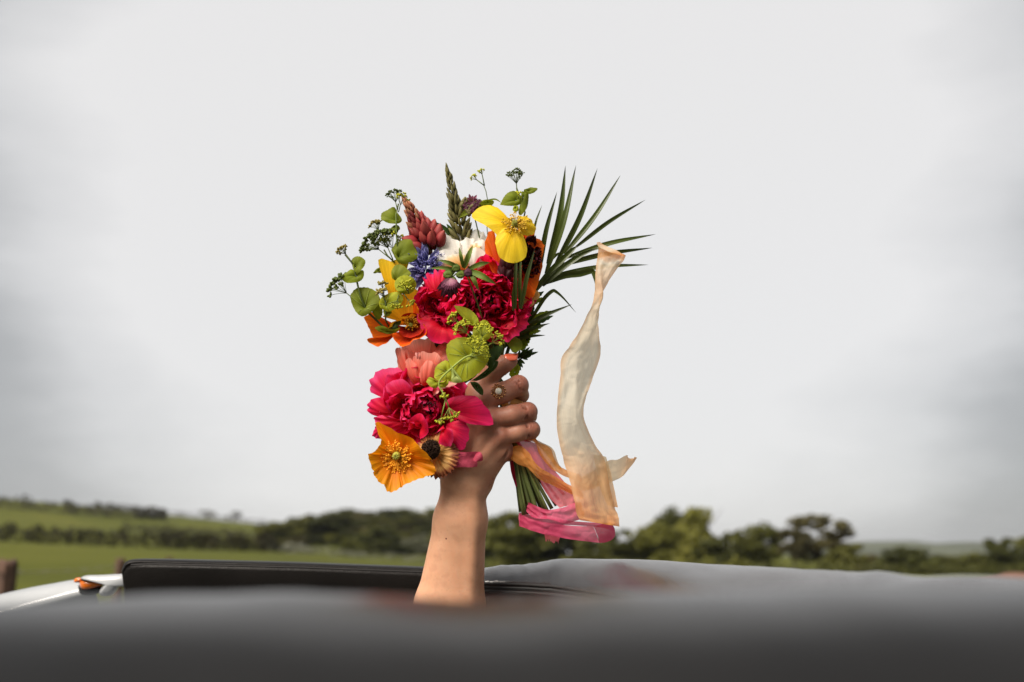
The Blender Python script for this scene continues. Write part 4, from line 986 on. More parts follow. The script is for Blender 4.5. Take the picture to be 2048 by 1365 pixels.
stem(t, (985, 640, -0.5), 0.22)
t = flower('peony', 'crimson double peony left of centre below the blue cornflower', 'peony', (885, 620, 0.3))
ax_ = cdir(-0.28, 0.05, 1)
rosette(t, (886, 612, 1.2), ax_, 3.9, outer, 24, (38, 92), 21, lenr=(0.85, 1.05), back=0.5)
rosette(t, (888, 612, 1.5), ax_, 3.8, inner, 36, (8, 78), 22, lenr=(0.7, 1.0), back=0.62, spread=0.42)
fan('guard_petal', (885, 655, 1.5), [(838, 618, 0.5), (836, 640, 1.4), (848, 668, 2.2), (872, 684, 2.7), (905, 688, 2.9), (928, 676, 2.6)], M_red, t, bulge=0.8, ruf=.9, jag=.22, seed=5)
fan('guard_petal', (885, 600, 1.5), [(838, 588, .2), (846, 566, .8), (858, 548, 1.2), (880, 542, 1.6), (900, 548, 1.6)], M_red, t, bulge=0.7, ruf=.8, jag=.24, seed=6)
stem(t, (895, 640, -1), 0.22, via=[(945, 700, -1.5)])

# --- white and peach rose
wi = [petal_me(M_peach if s == 0 else M_ivory, s + 40, curl=1.1, cup=0.6, ruf=0.26, wide=0.9, notch=0.12) for s in range(4)]
wo = [petal_me(M_ivory, s + 50, curl=0.7, cup=0.5, ruf=0.26, wide=1.05, notch=0.12) for s in range(4)]
t = flower('rose', 'ruffled white rose with a peach heart, behind the star leaves', 'rose', (930, 512, -0.8))
ax_ = cdir(0.15, 0.1, 1)
for s_, (b_, rim, m_) in enumerate([
    ((915, 528, -1.8), [(872, 500, -1.6), (874, 484, -1.9), (883, 471, -2.2), (896, 470, -2.4), (905, 476, -2.4), (910, 490, -2.2)], 0),
    ((930, 528, -1.9), [(898, 486, -2.3), (903, 471, -2.6), (913, 464, -2.8), (927, 465, -2.9), (940, 470, -2.8), (946, 486, -2.5)], 0),
    ((942, 528, -1.8), [(930, 486, -2.4), (938, 468, -2.8), (950, 462, -3.0), (963, 464, -2.9), (974, 474, -2.5), (977, 496, -2.1)], 0),
    ((925, 534, -.8), [(878, 508, -.9), (883, 490, -1.1), (896, 480, -1.2), (912, 480, -1.2), (924, 492, -1.0), (928, 508, -.8)], 0),
    ((938, 534, -.8), [(910, 504, -.9), (918, 486, -1.2), (934, 477, -1.3), (950, 480, -1.3), (958, 494, -1.1), (956, 512, -.9)], 0),
    ((952, 536, -.6), [(938, 508, -.8), (946, 490, -1.0), (960, 480, -1.0), (972, 486, -.9), (978, 504, -.7), (974, 524, -.5)], 0),
    ((922, 542, .1), [(868, 531, .2), (867, 519, .2), (876, 506, .2), (892, 500, .3), (910, 502, .5), (922, 514, .6)], 0),
    ((930, 545, .5), [(884, 532, .7), (888, 518, .9), (904, 510, 1.0), (920, 508, 1.0), (934, 514, 1.0), (938, 530, .9)], 1),
    ((948, 545, .4), [(930, 524, .6), (936, 506, .6), (950, 496, .4), (966, 500, .3), (974, 516, .3), (970, 534, .3)], 0),
    ((950, 515, -.6), [(934, 500, -.4), (942, 489, -.4), (956, 487, -.5), (963, 496, -.5), (958, 508, -.4)], 1)]):
    fan('petal', b_, rim, M_peach if m_ else M_ivory, t, bulge=.55, ruf=.55, jag=.07, seed=s_ + 30, freq=2.4)
stem(t, (940, 540, -2), 0.18)

# --- coral peony
t = flower('peony', 'smooth coral pink peony cup between the orange poppy and the lime leaves', 'peony', (848, 735, 1))
stem(t, (862, 752, -1.2), 0.2, via=[(930, 735, -1.5)])
for s, (b_, rim, m_) in enumerate([
    ((852, 764, .2), [(800, 704, -.8), (807, 690, -1.2), (835, 680, -1.6), (862, 671, -1.6), (885, 673, -1.2), (897, 690, -.5), (897, 716, 0)], M_coral),
    ((858, 766, .8), [(872, 700, .2), (884, 690, .8), (894, 700, 1.2), (896, 722, 1.7), (887, 745, 2.0)], M_coral),
    ((856, 768, .8), [(806, 724, 1.0), (808, 706, 1.0), (813, 698, 1.2), (820, 704, 1.6), (830, 722, 2.0)], M_coral),
    ((854, 770, .6), [(808, 748, .6), (793, 724, .4), (788, 707, .4), (793, 697, .8), (801, 693, 1.2), (808, 702, 1.7), (816, 724, 2.1)], M_coral),
    ((856, 770, 1.0), [(826, 740, 2.2), (824, 722, 2.4), (832, 709, 2.6), (846, 705, 2.8), (862, 708, 2.9), (876, 711, 2.7), (888, 730, 2.4), (884, 750, 2.2)], M_coral),
    ((856, 772, 1.2), [(822, 758, 1.8), (812, 740, 1.9), (812, 724, 2.1), (820, 716, 2.4), (832, 728, 2.9), (842, 746, 2.9)], M_coral),
    ((857, 772, 1.6), [(838, 752, 2.6), (842, 734, 3.1), (852, 722, 3.4), (866, 724, 3.4), (876, 740, 3.1), (874, 758, 2.7)], M_coral),
    ((838, 722, 2.6), [(832, 713, 2.9), (830, 708, 3.0), (834, 705, 3.0), (839, 708, 3.0), (840, 714, 2.9)], M_cpink)]):
    fan('petal', b_, rim, m_, t, bulge=(.4 if s == 0 else 1.3) if s < 7 else .3, ruf=.6, jag=.07, fold=.10, seed=s + 60, freq=2.0)
fan('petal', (872, 775, 1.8), [(852, 768, 2.2), (862, 746, 2.2), (869, 737, 2.4), (884, 752, 2.8), (914, 767, 3.2), (896, 775, 3.4), (880, 778, 3.2)], M_cpink, t, bulge=.6, ruf=.4, seed=71)
fan('petal', (868, 770, 2.0), [(835, 768, 2.6), (848, 757, 3.0), (866, 760, 3.4), (880, 780, 3.5), (868, 792, 3.5)], M_cpink, t, bulge=.5, ruf=.4, seed=72)

# --- large magenta peony, lower left
t = flower('peony', 'large open magenta peony at the lower left, beside the wrist', 'peony', (845, 820, 1.5))
mi_ = [petal_me(M_mag, s + 80, curl=1.25, cup=0.6, ruf=0.28, wide=0.75, notch=0.16) for s in range(4)] + [petal_me(M_red, s + 84, curl=1.25, cup=0.6, ruf=0.28, wide=0.75, notch=0.16) for s in range(3)]
mo_ = [petal_me(M_mag, s + 90, curl=0.7, cup=0.5, ruf=0.26, wide=0.9, notch=0.14) for s in range(4)] + [petal_me(M_red, s + 95, curl=0.7, cup=0.5, ruf=0.26, wide=0.9, notch=0.14) for s in range(3)]
ax_ = cdir(0.12, -0.12, 1)
rosette(t, (843, 822, 2.0), ax_, 4.5, mo_, 26, (48, 96), 41, lenr=(0.85, 1.1), back=0.45)
rosette(t, (850, 820, 2.4), ax_, 3.6, mi_, 34, (14, 62), 42, lenr=(0.65, 1.0), back=0.45, spread=.34)
for s, (b_, rim, m_) in enumerate([
    ((815, 815, 1.5), [(742, 785, .5), (740, 766, .6), (748, 750, .8), (766, 738, 1), (790, 736, 1.2), (812, 746, 1.6), (830, 765, 2)], M_mag),
    ((818, 800, 2.6), [(775, 787, 3.0), (772, 771, 3.2), (788, 761, 3.3), (806, 759, 3.3), (822, 772, 3.2), (828, 788, 3.2)], M_mag),
    ((800, 825, 2.0), [(758, 833, 1.6), (738, 825, 1.4), (736, 814, 1.6), (743, 799, 1.8), (762, 795, 2.4), (780, 803, 3.0)], M_red),
    ((810, 840, 2.2), [(790, 862, 2.6), (765, 856, 2.4), (746, 838, 2.2), (760, 832, 2.6), (780, 832, 3.0)], M_mag),
    ((775, 850, 1.4), [(766, 880, 1.2), (752, 876, 1), (745, 872, .8), (748, 860, 1), (754, 850, 1.2)], M_mag),
    ((895, 818, 3.2), [(892, 803, 3.8), (904, 795, 4.2), (926, 791, 4.6), (948, 793, 4.8), (964, 803, 4.9), (976, 822, 4.8), (987, 849, 4.6), (958, 851, 4.6), (929, 846, 4.4)], M_crim),
    ((892, 850, 2.6), [(930, 838, 3.6), (937, 858, 3.8), (936, 880, 3.9), (926, 900, 4.0), (910, 896, 3.8), (900, 880, 3.4)], M_crim),
    ((888, 850, 3.6), [(874, 866, 4.2), (884, 860, 4.6), (905, 860, 4.6), (906, 880, 4.6), (902, 892, 4.4), (888, 893, 4.4), (877, 888, 4.2)], M_mag),
    ((845, 845, 3.0), [(816, 860, 3.4), (820, 838, 4.2), (840, 828, 4.6), (854, 842, 4.6), (856, 866, 4.2), (840, 880, 3.8)], M_red)]):
    fan('guard_petal', b_, rim, m_, t, bulge=.7, ruf=.4, jag=.06, seed=s + 100, freq=2.2)
mb = MB(); rg = random.Random(3)
for i in range(40):
    q = P(858 + rg.gauss(0, 7), 812 + rg.gauss(0, 7), 3.0 + rg.uniform(0, 1.0)); mb.tube([P(858, 814, 1.6), q], 0.0004, 4); mb.bead(q, 0.0011, cdir(0, 0, 1), 1.4, 5, 2)
tag(mb.build('stamens', M_maroon, t), kind='stuff')
stem(t, (862, 815, -0.5), 0.22, via=[(925, 765, -1.8)])

# --- orange poppy in front, lower left
t = flower('poppy', 'open amber orange poppy facing the camera, lowest flower at the left', 'poppy', (793, 915, 4))
fc = (793, 913, 3.6)
for s, rim in enumerate([
    [(763, 886, 4.0), (756, 864, 3.6), (751, 845, 3.4), (763, 847, 3.9), (790, 861, 4.8), (814, 873, 5.4), (836, 890, 5.6), (854, 909, 5.6), (861, 921, 5.4)],
    [(856, 916, 5.2), (866, 930, 5.2), (872, 942, 5.0), (860, 951, 5.0), (838, 958, 5.0), (820, 965, 5.0), (802, 974, 5.2)],
    [(806, 972, 5.4), (797, 978, 5.6), (777, 986, 5.6), (768, 971, 5.6), (754, 960, 5.4), (746, 946, 5.2)],
    [(748, 949, 5.4), (742, 930, 5.4), (737, 911, 5.3), (747, 904, 5.2), (757, 894, 5.0), (765, 880, 4.8)]]):
    fan('petal', fc, rim, M_or, t, bulge=-0.25, ruf=.5, jag=.05, fold=.12, seed=s + 120, freq=2.6, nt=29, ns=11)
ax_ = cdir(-0.05, -0.05, 1)
stamens(t, (793, 914, 3.8), ax_, 170, 14, 33, 22, None, M_anth2, 5, rise=.5)
pistil(t, (793, 912, 4.5), ax_, 8.0)
stem(t, (805, 905, 2.2), 0.13, via=[(850, 850, -0.6), (930, 765, -1.6)])

# --- fringed apricot flower with a black heart
t = flower('daisy', 'fringed apricot flower with a black heart, tucked behind the amber poppy', 'daisy', (872, 912, 3.2))
ax_ = cdir(-0.30, 0.22, 0.92); e1 = cdir(0.92, 0.3, 0.2); e1 = (e1 - ax_ * e1.dot(ax_)).normalized(); e2 = ax_.cross(e1)
c0 = P(868, 906, 3.4)
def disc_rim(c, r0, a0, a1, n, lift):
    o = []
    for i in range(n):
        g = a0 + (a1 - a0) * i / (n - 1); o.append(c + (e1 * math.cos(g) + e2 * math.sin(g)) * r0 + ax_ * lift)
    return o
def fan_w(name, B, Rm, mat, parent, bulge, ruf, seed, ns=8, nt=13, tooth=0.0):
    R_ = cr_eval(Rm, nt); rows = []
    for i in range(ns):
        s = 0.03 + 0.97 * i / (ns - 1); row = []
        for j in range(nt):
            q = B + (R_[j] - B) * (s * (1 + tooth * (1 if j % 2 else -1) * s ** 5))
            row.append(q + ax_ * ((bulge * math.sin(math.pi * s) + ruf * s * mnoise.noise(Vector((j * .8, seed, s)))) / 100))
        rows.append(row)
    return gmesh(name, rows, mat, parent)
for layer, (r_, lift, n_) in enumerate([(0.0262, -0.004, 9), (0.0235, 0.001, 8)]):
    for k_ in range(n_):
        a = 6.283 * k_ / n_ + layer * .35
        sc_ = 1.0 + 0.12 * math.cos(a + 0.6)
        fan_w('petal', c0 - ax_ * 0.004, disc_rim(c0, r_ * sc_, a - .48, a + .48, 7, lift + 0.003 * math.sin(k_ * 5)), M_tan, t, 0.35, 0.5, k_ + layer * 20, tooth=.06)
mb = MB(); rg = random.Random(9); hc = P(862, 900, 4.4)
mb.bead(hc, 0.0112, ax_, 0.5, 18, 7)
for i in range(170):
    f = math.sqrt(rg.random()); g = rg.uniform(0, 6.283); a = e1 * math.cos(g) + e2 * math.sin(g)
    q = hc + a * (0.0115 * f) + ax_ * (0.006 * (1 - f * f)); mb.bead(q + ax_ * .001, 0.0008, ax_ + a * f, 2.2, 4, 2)
mb.build('heart', M_dark, t)
stem(t, (872, 905, 1.8), 0.15, via=[(900, 850, -.8), (945, 765, -1.6)])

# --- orange poppy, middle left
t = flower('poppy', 'orange poppy with a dark red heart at the left edge, under the round leaves', 'poppy', (800, 650, 1.5))
pc = (818, 652, 0.6)
for s, (b_, rim, m_) in enumerate([
    ((815, 648, .2), [(766, 634, .4), (782, 617, .4), (803, 591, .2), (830, 578, .2), (840, 600, .4), (838, 622, .6), (832, 638, .8)], M_orye),
    ((815, 652, .6), [(775, 655, 2.2), (790, 641, 2.2), (806, 636, 2.0), (822, 630, 1.8), (832, 628, 1.6)], M_orye),
    ((806, 655, .2), [(766, 643, .6), (745, 624, .4), (738, 628, .4), (726, 634, .5), (733, 646, .8), (740, 656, 1.1), (742, 666, 1.3), (748, 676, 1.5), (766, 676, 1.6), (781, 671, 1.6)], M_or2),
    ((790, 668, 1.0), [(781, 672, 1.8), (764, 675, 1.9), (748, 676, 1.8), (734, 681, 1.6), (744, 688, 2.0), (756, 693, 2.2), (768, 688, 2.2), (778, 682, 2.2)], M_or2),
    ((822, 653, .4), [(783, 668, 2.2), (790, 682, 2.8), (802, 695, 3.2), (816, 689, 3.2), (830, 682, 3.2), (844, 674, 3.0), (853, 660, 2.8), (848, 648, 2.4)], M_orred),
    ((822, 650, .4), [(850, 662, 2.4), (846, 646, 2.2), (838, 632, 1.8), (834, 612, 1.2), (826, 604, .8)], M_or2)]):
    fan('petal', b_, rim, m_, t, bulge=-.3, ruf=.4, jag=.06, fold=.06, seed=s + 140, freq=2.2)
ax_ = cdir(0.15, 0.3, .9)
for k_, rim in enumerate([[(798, 640, 1.6), (806, 630, 1.3), (820, 626, 1.1), (838, 630, 1.3), (846, 642, 1.7)], [(846, 642, 1.8), (850, 656, 2.4), (838, 670, 2.9), (818, 676, 3.0), (800, 668, 2.6), (796, 652, 2.0)]]):
    fan('inner_petal', (822, 651, .5), rim, M_orred0, t, bulge=-.2, ruf=.3, seed=k_ + 150)
stamens(t, (822, 650, 1.2), ax_, 70, 6, 15, 16, None, M_anth2, 15, rise=.8)
pistil(t, (821, 652, 1.8), ax_, 5)
stem(t, (822, 655, -.6), 0.14, via=[(840, 680, -2.8), (910, 715, -2.6)])

# --- golden poppy seen from the side
t = flower('poppy', 'golden yellow poppy seen from the side, left of the cornflower', 'poppy', (790, 555, 0))
fan('petal', (796, 612, .2), [(777, 590, -.2), (768, 558, -.4), (757, 521, -.2), (773, 519, .4), (787, 527, .8), (792, 545, 1.0), (796, 575, 1.0)], M_ye2, t, bulge=.5, ruf=.3, jag=.03, seed=160)
fan('petal', (797, 612, 0), [(786, 575, .2), (786, 530, .2), (800, 518, 0), (816, 509, -.2), (819, 520, 0), (813, 540, .2), (808, 570, .3), (802, 595, .3)], M_ye2, t, bulge=.5, ruf=.3, jag=.03, seed=161)
fan('petal', (797, 612, -.8), [(770, 575, -1.2), (765, 535, -1.4), (785, 522, -1.6), (805, 520, -1.6), (812, 545, -1.4), (806, 580, -1)], M_ye, t, bulge=-.3, ruf=.3, seed=162)
stem(t, (797, 610, -.8), 0.13, via=[(870, 680, -3)])

# --- yellow poppy on top
t = flower('poppy', 'clear yellow poppy with drooping petals at the top of the bouquet', 'poppy', (1029, 452, 2))
fan('petal', (1024, 453, 1.8), [(1022, 438, 1.6), (1007, 429, 1.4), (995, 415, 1.2), (974, 412, 1.2), (953, 420, 1.4), (943, 434, 1.8), (961, 446, 2.2), (981, 459, 2.5), (998, 474, 2.6)], M_ye, t, bulge=.5, ruf=.35, jag=.04, fold=.06, seed=170)
fan('petal', (1027, 456, 2.0), [(996, 462, 2.4), (991, 478, 2.7), (992, 495, 3.0), (999, 514, 3.2), (1014, 524, 3.2), (1032, 527, 3.2), (1048, 519, 3.1), (1054, 505, 3.0), (1052, 486, 2.8), (1044, 468, 2.4)], M_ye, t, bulge=.6, ruf=.35, jag=.04, fold=.06, seed=171)
fan('petal', (1030, 452, 1.7), [(1044, 472, 2.0), (1060, 472, 1.8), (1071, 460, 1.4), (1066, 444, 1.0), (1052, 434, .8), (1038, 432, .8)], M_ye, t, bulge=.4, ruf=.4, jag=.08, seed=172)
ax_ = cdir(0.1, 0.55, .8)
stamens(t, (1030, 452, 2.0), ax_, 90, 8, 28, 24, None, M_anth, 25, rise=.55)
pistil(t, (1029, 449, 2.9), ax_, 6.5)
stem(t, (1028, 456, .8), 0.13, via=[(1020, 600, -2)])

# --- deep orange poppy behind the yellow one
t = flower('poppy', 'deep orange poppy hidden behind the yellow poppy and the maroon flower', 'poppy', (1030, 520, 0))
for s, (b_, rim, m_) in enumerate([
    ((1005, 566, .2), [(992, 558, .6), (980, 535, .4), (971, 511, .2), (970, 486, 0), (975, 470, -.2), (982, 460, -.2), (989, 466, 0), (993, 490, .4), (998, 520, .6)], M_or2),
    ((1036, 512, -.2), [(1036, 450, -.4), (1052, 444, -.4), (1064, 450, -.4), (1071, 460, -.3), (1069, 474, -.2), (1084, 483, 0), (1088, 498, 0), (1084, 520, 0), (1080, 536, .1)], M_or2),
    ((1042, 545, .4), [(1064, 520, .6), (1084, 528, .4), (1079, 556, .6), (1070, 586, .8), (1062, 597, .9), (1052, 592, 1.0), (1044, 575, 1.0)], M_or2),
    ((1030, 560, -1.2), [(985, 540, -1.5), (985, 490, -1.8), (1020, 470, -2), (1060, 480, -2), (1072, 530, -1.6), (1060, 580, -1.2)], M_or2)]):
    fan('petal', b_, rim, m_, t, bulge=.4, ruf=.5, jag=.05, fold=.08, seed=s + 180)
stem(t, (1030, 560, -1.4), 0.13)

# --- maroon scabious
t = flower('scabious', 'almost black maroon flower with frilled petals behind the yellow petal', 'scabious', (1046, 512, 1.2))
ms_ = [petal_me(M_maroon, s + 190, curl=.9, cup=.3, ruf=.35, wide=.6, notch=.3) for s in range(4)]
rosette(t, (1046, 512, .9), cdir(.15, .1, 1), 2.35, ms_, 44, (6, 92), 61, lenr=(.7, 1.0), back=.35, spread=.35)
fan('petal', (1012, 545, 1.0), [(998, 540, 1.4), (1000, 520, 1.6), (1012, 512, 1.8), (1030, 520, 1.8), (1036, 540, 1.6), (1026, 556, 1.4)], M_maroon, t, bulge=.5, ruf=.5, jag=.1, seed=195)
fan('petal', (1010, 560, 1.2), [(995, 556, 1.4), (996, 532, 1.5), (1010, 526, 1.6), (1024, 540, 1.6), (1022, 562, 1.5)], M_maroon, t, bulge=.4, ruf=.5, jag=.1, seed=196)
stem(t, (1040, 525, 0), 0.12)

# --- cornflower
t = flower('cornflower', 'blue violet cornflower left of the white rose', 'cornflower', (850, 530, 0.5))
bm_ = [petal_me(M_blue, s + 200, curl=.5, cup=.7, ruf=.25, wide=.30, notch=.40) for s in range(4)]
rosette(t, (850, 532, .4), cdir(-.1, .15, 1), 2.15, bm_, 92, (5, 98), 71, lenr=(.6, 1.0), back=.3, spread=.3, name='floret')
stem(t, (855, 545, -.6), 0.1, via=[(900, 650, -2.4)])

# --- coral lupin
def pod_me(mat, seed, fat=.5, hook=.3, lobes=False):
    rows = []
    for i in range(9):
        s = i / 8; r = fat * math.sin(math.pi * (0.04 + 0.96 * s) ** 0.8) ** 0.75 * (1 - .25 * s); row = []
        for j in range(9):
            g = 2 * math.pi * j / 9
            row.append(Vector((r * math.cos(g) * .78, s, r * math.sin(g) * (1.1 if math.sin(g) > 0 else .8) + hook * s * s)))
        rows.append(row)
    me = bpy.data.meshes.new('floret'); me.from_pydata([tuple(p) for r in rows for p in r], [], gridfaces(9, 9, True))
    ul = me.uv_layers.new(name='UVMap'); uv = np.array([(j / 8, i / 8) for i in range(9) for j in range(9)], dtype=np.float32)
    li = np.empty(len(me.loops), dtype=np.int32); me.loops.foreach_get('vertex_index', li); ul.data.foreach_set('uv', uv[li].ravel())
    me.polygons.foreach_set('use_smooth', [True] * len(me.polygons)); me.materials.append(mat); return me
def spike(t, axis_pts, n, lens, rad, tilt, meshes, seed, name='floret', fat=(1, 1)):
    rg = random.Random(seed); c = cr_eval([P3(q) for q in axis_pts], 60); o0 = wloc(t)
    for i in range(n):
        f = (i + .5) / n; k_ = min(58, int(f * 59)); ax_ = (c[k_ + 1] - c[k_]).normalized(); e1 = ax_.orthogonal().normalized(); e2 = ax_.cross(e1)
        g = i * 2.39996 + rg.uniform(-.2, .2); a = e1 * math.cos(g) + e2 * math.sin(g)
        L_ = lerp_list(lens, f) * PX * rg.uniform(.76, 1.2); r = lerp_list(rad, f) * PX; tl = math.radians(lerp_list(tilt, f) + rg.uniform(-9, 9))
        y = ax_ * math.cos(tl) + a * math.sin(tl); z = ax_ * math.sin(tl) - a * math.cos(tl); x = y.cross(z)
        p = c[k_] + a * r - o0; k2 = lerp_list(fat, f)
        me = meshes[min(len(meshes) - 1, int(f * len(meshes)))]; me = me[rg.randrange(len(me))]
        inst(name, me, t, Matrix(((x.x * L_ * k2, y.x * L_, z.x * L_, p.x), (x.y * L_ * k2, y.y * L_, z.y * L_, p.y), (x.z * L_ * k2, y.z * L_, z.z * L_, p.z), (0, 0, 0, 1))))
t = flower('lupin', 'coral red lupin spike leaning left at the top of the bouquet', 'lupin', (845, 480, -1.5))
big = [pod_me(M_lup, s, .44, .35) for s in range(3)]; mid_ = [pod_me(M_lup, s, .34, .3) for s in range(2)] + [pod_me(M_lup2, 5, .32, .3)]; sm_ = [pod_me(M_lup2, s, .3, .2) for s in range(3)]
spike(t, [(862, 502, -1.6), (846, 468, -1.8), (826, 428, -2.2), (806, 394, -2.4)], 92, [34, 32, 25, 20, 15, 9], [19, 19, 12, 8, 5, 1], [72, 66, 42, 28, 18, 8], [big, big, mid_, sm_, sm_], 81, fat=(1.1, .9))
tube('flower_stalk', [P(866, 520, -1.8), P(846, 468, -1.8), P(826, 428, -2.2), P(806, 394, -2.4)], [.0016, .0014, .0008], M_spike, t)
stem(t, (868, 520, -1.9), 0.16, via=[(920, 640, -2.8)])
# --- olive green bud spike
t = flower('lupin', 'olive green unopened lupin spike, the tallest point of the bouquet', 'lupin', (912, 420, -2.5))
gb = [pod_me(M_spike, s, .24, .25) for s in range(3)]
spike(t, [(926, 490, -2.4), (917, 440, -2.6), (905, 385, -2.8), (893, 334, -3)], 84, [27, 26, 23, 19, 15, 10], [9, 8, 6, 5, 3, 1], [58, 50, 42, 34, 26, 12], [gb], 82)
tube('flower_stalk', [P(930, 500, -2.4), P(917, 440, -2.6), P(905, 385, -2.8), P(893, 334, -3)], [.0018, .0014, .0008], M_spike, t)
for k_, (tp, w_) in enumerate([((872, 445), -2.6), ((880, 452), -2.4), ((893, 448), -2.2), ((886, 462), -2.2)]):
    blade('leaf', [(908, 476, -2.4), ((908 + tp[0]) / 2, (474 + tp[1]) / 2 - 2, w_), (tp[0], tp[1], w_)], 9, M_dleaf, t, cup=.4)
stem(t, (930, 500, -2.4), 0.16)

# --- astrantias
M_astg = petal_mat('bract_green', [(0.0, (0.08, 0.13, 0.02)), (0.7, (0.14, 0.20, 0.03)), (1.0, (0.10, 0.13, 0.03))], trans=.3, vscale=(9, 1))
M_astp = petal_mat('bract_purple', [(0.0, (0.22, 0.09, 0.13)), (0.4, (0.15, 0.035, 0.075)), (1.0, (0.045, 0.018, 0.03))], trans=.2, vscale=(9, 1))
M_astk = petal_mat('bract_mauve', [(0.0, (0.42, 0.24, 0.27)), (0.6, (0.36, 0.13, 0.21)), (1.0, (0.28, 0.07, 0.15))], trans=.3, vscale=(9, 1))
t = flower('astrantia', 'star of pointed green leaves with a nodding purple flower over the peonies', 'astrantia', (930, 545, 5.2))
lp_ = lambda s: 1.75 * (s + .05) ** .65 * max(0, 1 - s) ** .95 * (1 + .07 * math.sin(s * 40))
for k_, (b_, tp, wd, w1) in enumerate([((926, 535), (918, 495), 9, 5.8), ((928, 537), (946, 491), 13, 5.9), ((938, 538), (980, 525), 12, 6.0), ((940, 542), (992, 569), 15, 6.2), ((920, 536), (875, 520), 10, 5.6), ((915, 540), (858, 537), 9, 5.4), ((940, 545), (958, 583), 11, 5.6)]):
    m_ = ((b_[0] + tp[0]) / 2, (b_[1] + tp[1]) / 2)
    blade('leaf', [(b_[0], b_[1], 5.4), (m_[0], m_[1] - 2, w1 + .3), (tp[0], tp[1], w1 - .2)], wd * 1.25, M_astg, t, cup=.35, prof=lp_)
for k_, (x, y, r_) in enumerate([(896, 549, 10), (912, 536, 9), (921, 549, 9), (905, 560, 8), (936, 546, 9)]):
    mb = MB(); c_ = P(x, y, 5.6)
    for q in range(9):
        g = q * .698; mb.bead(c_ + RT * (math.cos(g) * r_ * .38 * PX) + UP * (math.sin(g) * r_ * .3 * PX), r_ * .55 * PX, cdir(math.cos(g) * .5, -.6, .5), 1.35, 6, 4)
    mb.build('bud', M_astg if k_ != 4 else M_astp, t)
for k_ in range(15):
    a = math.radians(-165 + 150 * k_ / 14); L_ = 22 + 13 * abs(math.sin(k_ * 2.1)) * (1 if 3 < k_ < 11 else .6)
    tip = (898 + math.cos(a) * L_ * .95, 566 - math.sin(a) * L_ * 1.05, 6.0 - .4 * (k_ % 3))
    blade('bract', [(898 + math.cos(a) * 3, 562, 5.8), (898 + math.cos(a) * L_ * .55, 564 - math.sin(a) * L_ * .5, 6.4), tip], 8.5, M_astp, t, cup=.4, n=8)
for k_ in range(9):
    a = math.radians(-150 + 125 * k_ / 8); L_ = 20
    blade('petal', [(899, 559, 6.0), (899 + math.cos(a) * L_ * .6, 560 - math.sin(a) * L_ * .45, 6.8), (899 + math.cos(a) * L_, 564 - math.sin(a) * L_ * .85, 6.7)], 8, M_astk, t, cup=.4, n=8)
tube('flower_stalk', [P(930, 541, 5.2), P(912, 548, 5.6), P(899, 560, 5.8)], .0008, M_astg, t)
stem(t, (932, 545, 4.8), 0.1, via=[(965, 640, 1.8)])
t = flower('astrantia', 'small purple star flower beside the olive spike at the top', 'astrantia', (945, 403, -1.5))
for k_ in range(13):
    a = 2 * math.pi * k_ / 13; L_ = 17 if k_ % 2 else 13
    blade('bract', [(944, 404, -1.6), (944 + math.cos(a) * L_ * .6, 404 + math.sin(a) * L_ * .55, -1.3), (944 + math.cos(a) * L_, 404 + math.sin(a) * L_, -1.2)], 7, M_astk if k_ in (8, 9, 10, 11) else M_astp, t, cup=.4, n=8)
for k_, (x, y) in enumerate([(932, 412), (940, 416), (950, 414), (928, 404), (958, 408), (938, 426), (946, 424)]):
    mb = MB(); c_ = P(x, y, -1.4)
    for q in range(7): mb.bead(c_ + RT * rnd.gauss(0, .0016) + UP * rnd.gauss(0, .0016), .0022, cdir(rnd.gauss(0, 1), 1, .3), 1.7, 5, 3)
    mb.build('bud', M_spike if k_ % 2 else M_astp, t)
for tp in ((962, 399), (988, 413), (970, 420), (918, 436)):
    blade('leaf', [(946, 418, -1.6), ((946 + tp[0]) / 2, (415 + tp[1]) / 2, -1.3), (tp[0], tp[1], -1.5)], 12, M_leaf, t, cup=.3, n=9)
stem(t, (945, 415, -1.8), 0.09, via=[(975, 560, -2.6)])
t = flower('foliage_sprig', 'wispy curling green sprig with tiny florets above the yellow poppy', 'foliage', (968, 395, -1.2))
tube('stalk', [P(972, 420, -1.2), P(975, 400, -1.2), P(972, 383, -1.2), P(967, 370, -1.2)], .0005, M_stem, t)
fan('leaf', (975, 402, -1.2), [(958, 408, -1), (966, 401, -.8), (978, 399, -.8), (988, 403, -1), (984, 411, -1.2), (972, 414, -1.2)], M_leaf, t, bulge=.2, closed=True)
blade('leaf', [(972, 402, -1.2), (990, 399, -1), (1003, 406, -1)], 3.5, M_leaf, t)
umbel(t, (969, 372, -1.2), (948, 356, -1.2), 9, 7, M_umb, 91, k_=5, sz=1.8); umbel(t, (969, 372, -1.2), (963, 344, -1.2), 8, 6, M_umb, 92, k_=5, sz=1.8)
stem(t, (972, 420, -1.3), 0.06, via=[(980, 560, -2.4)])

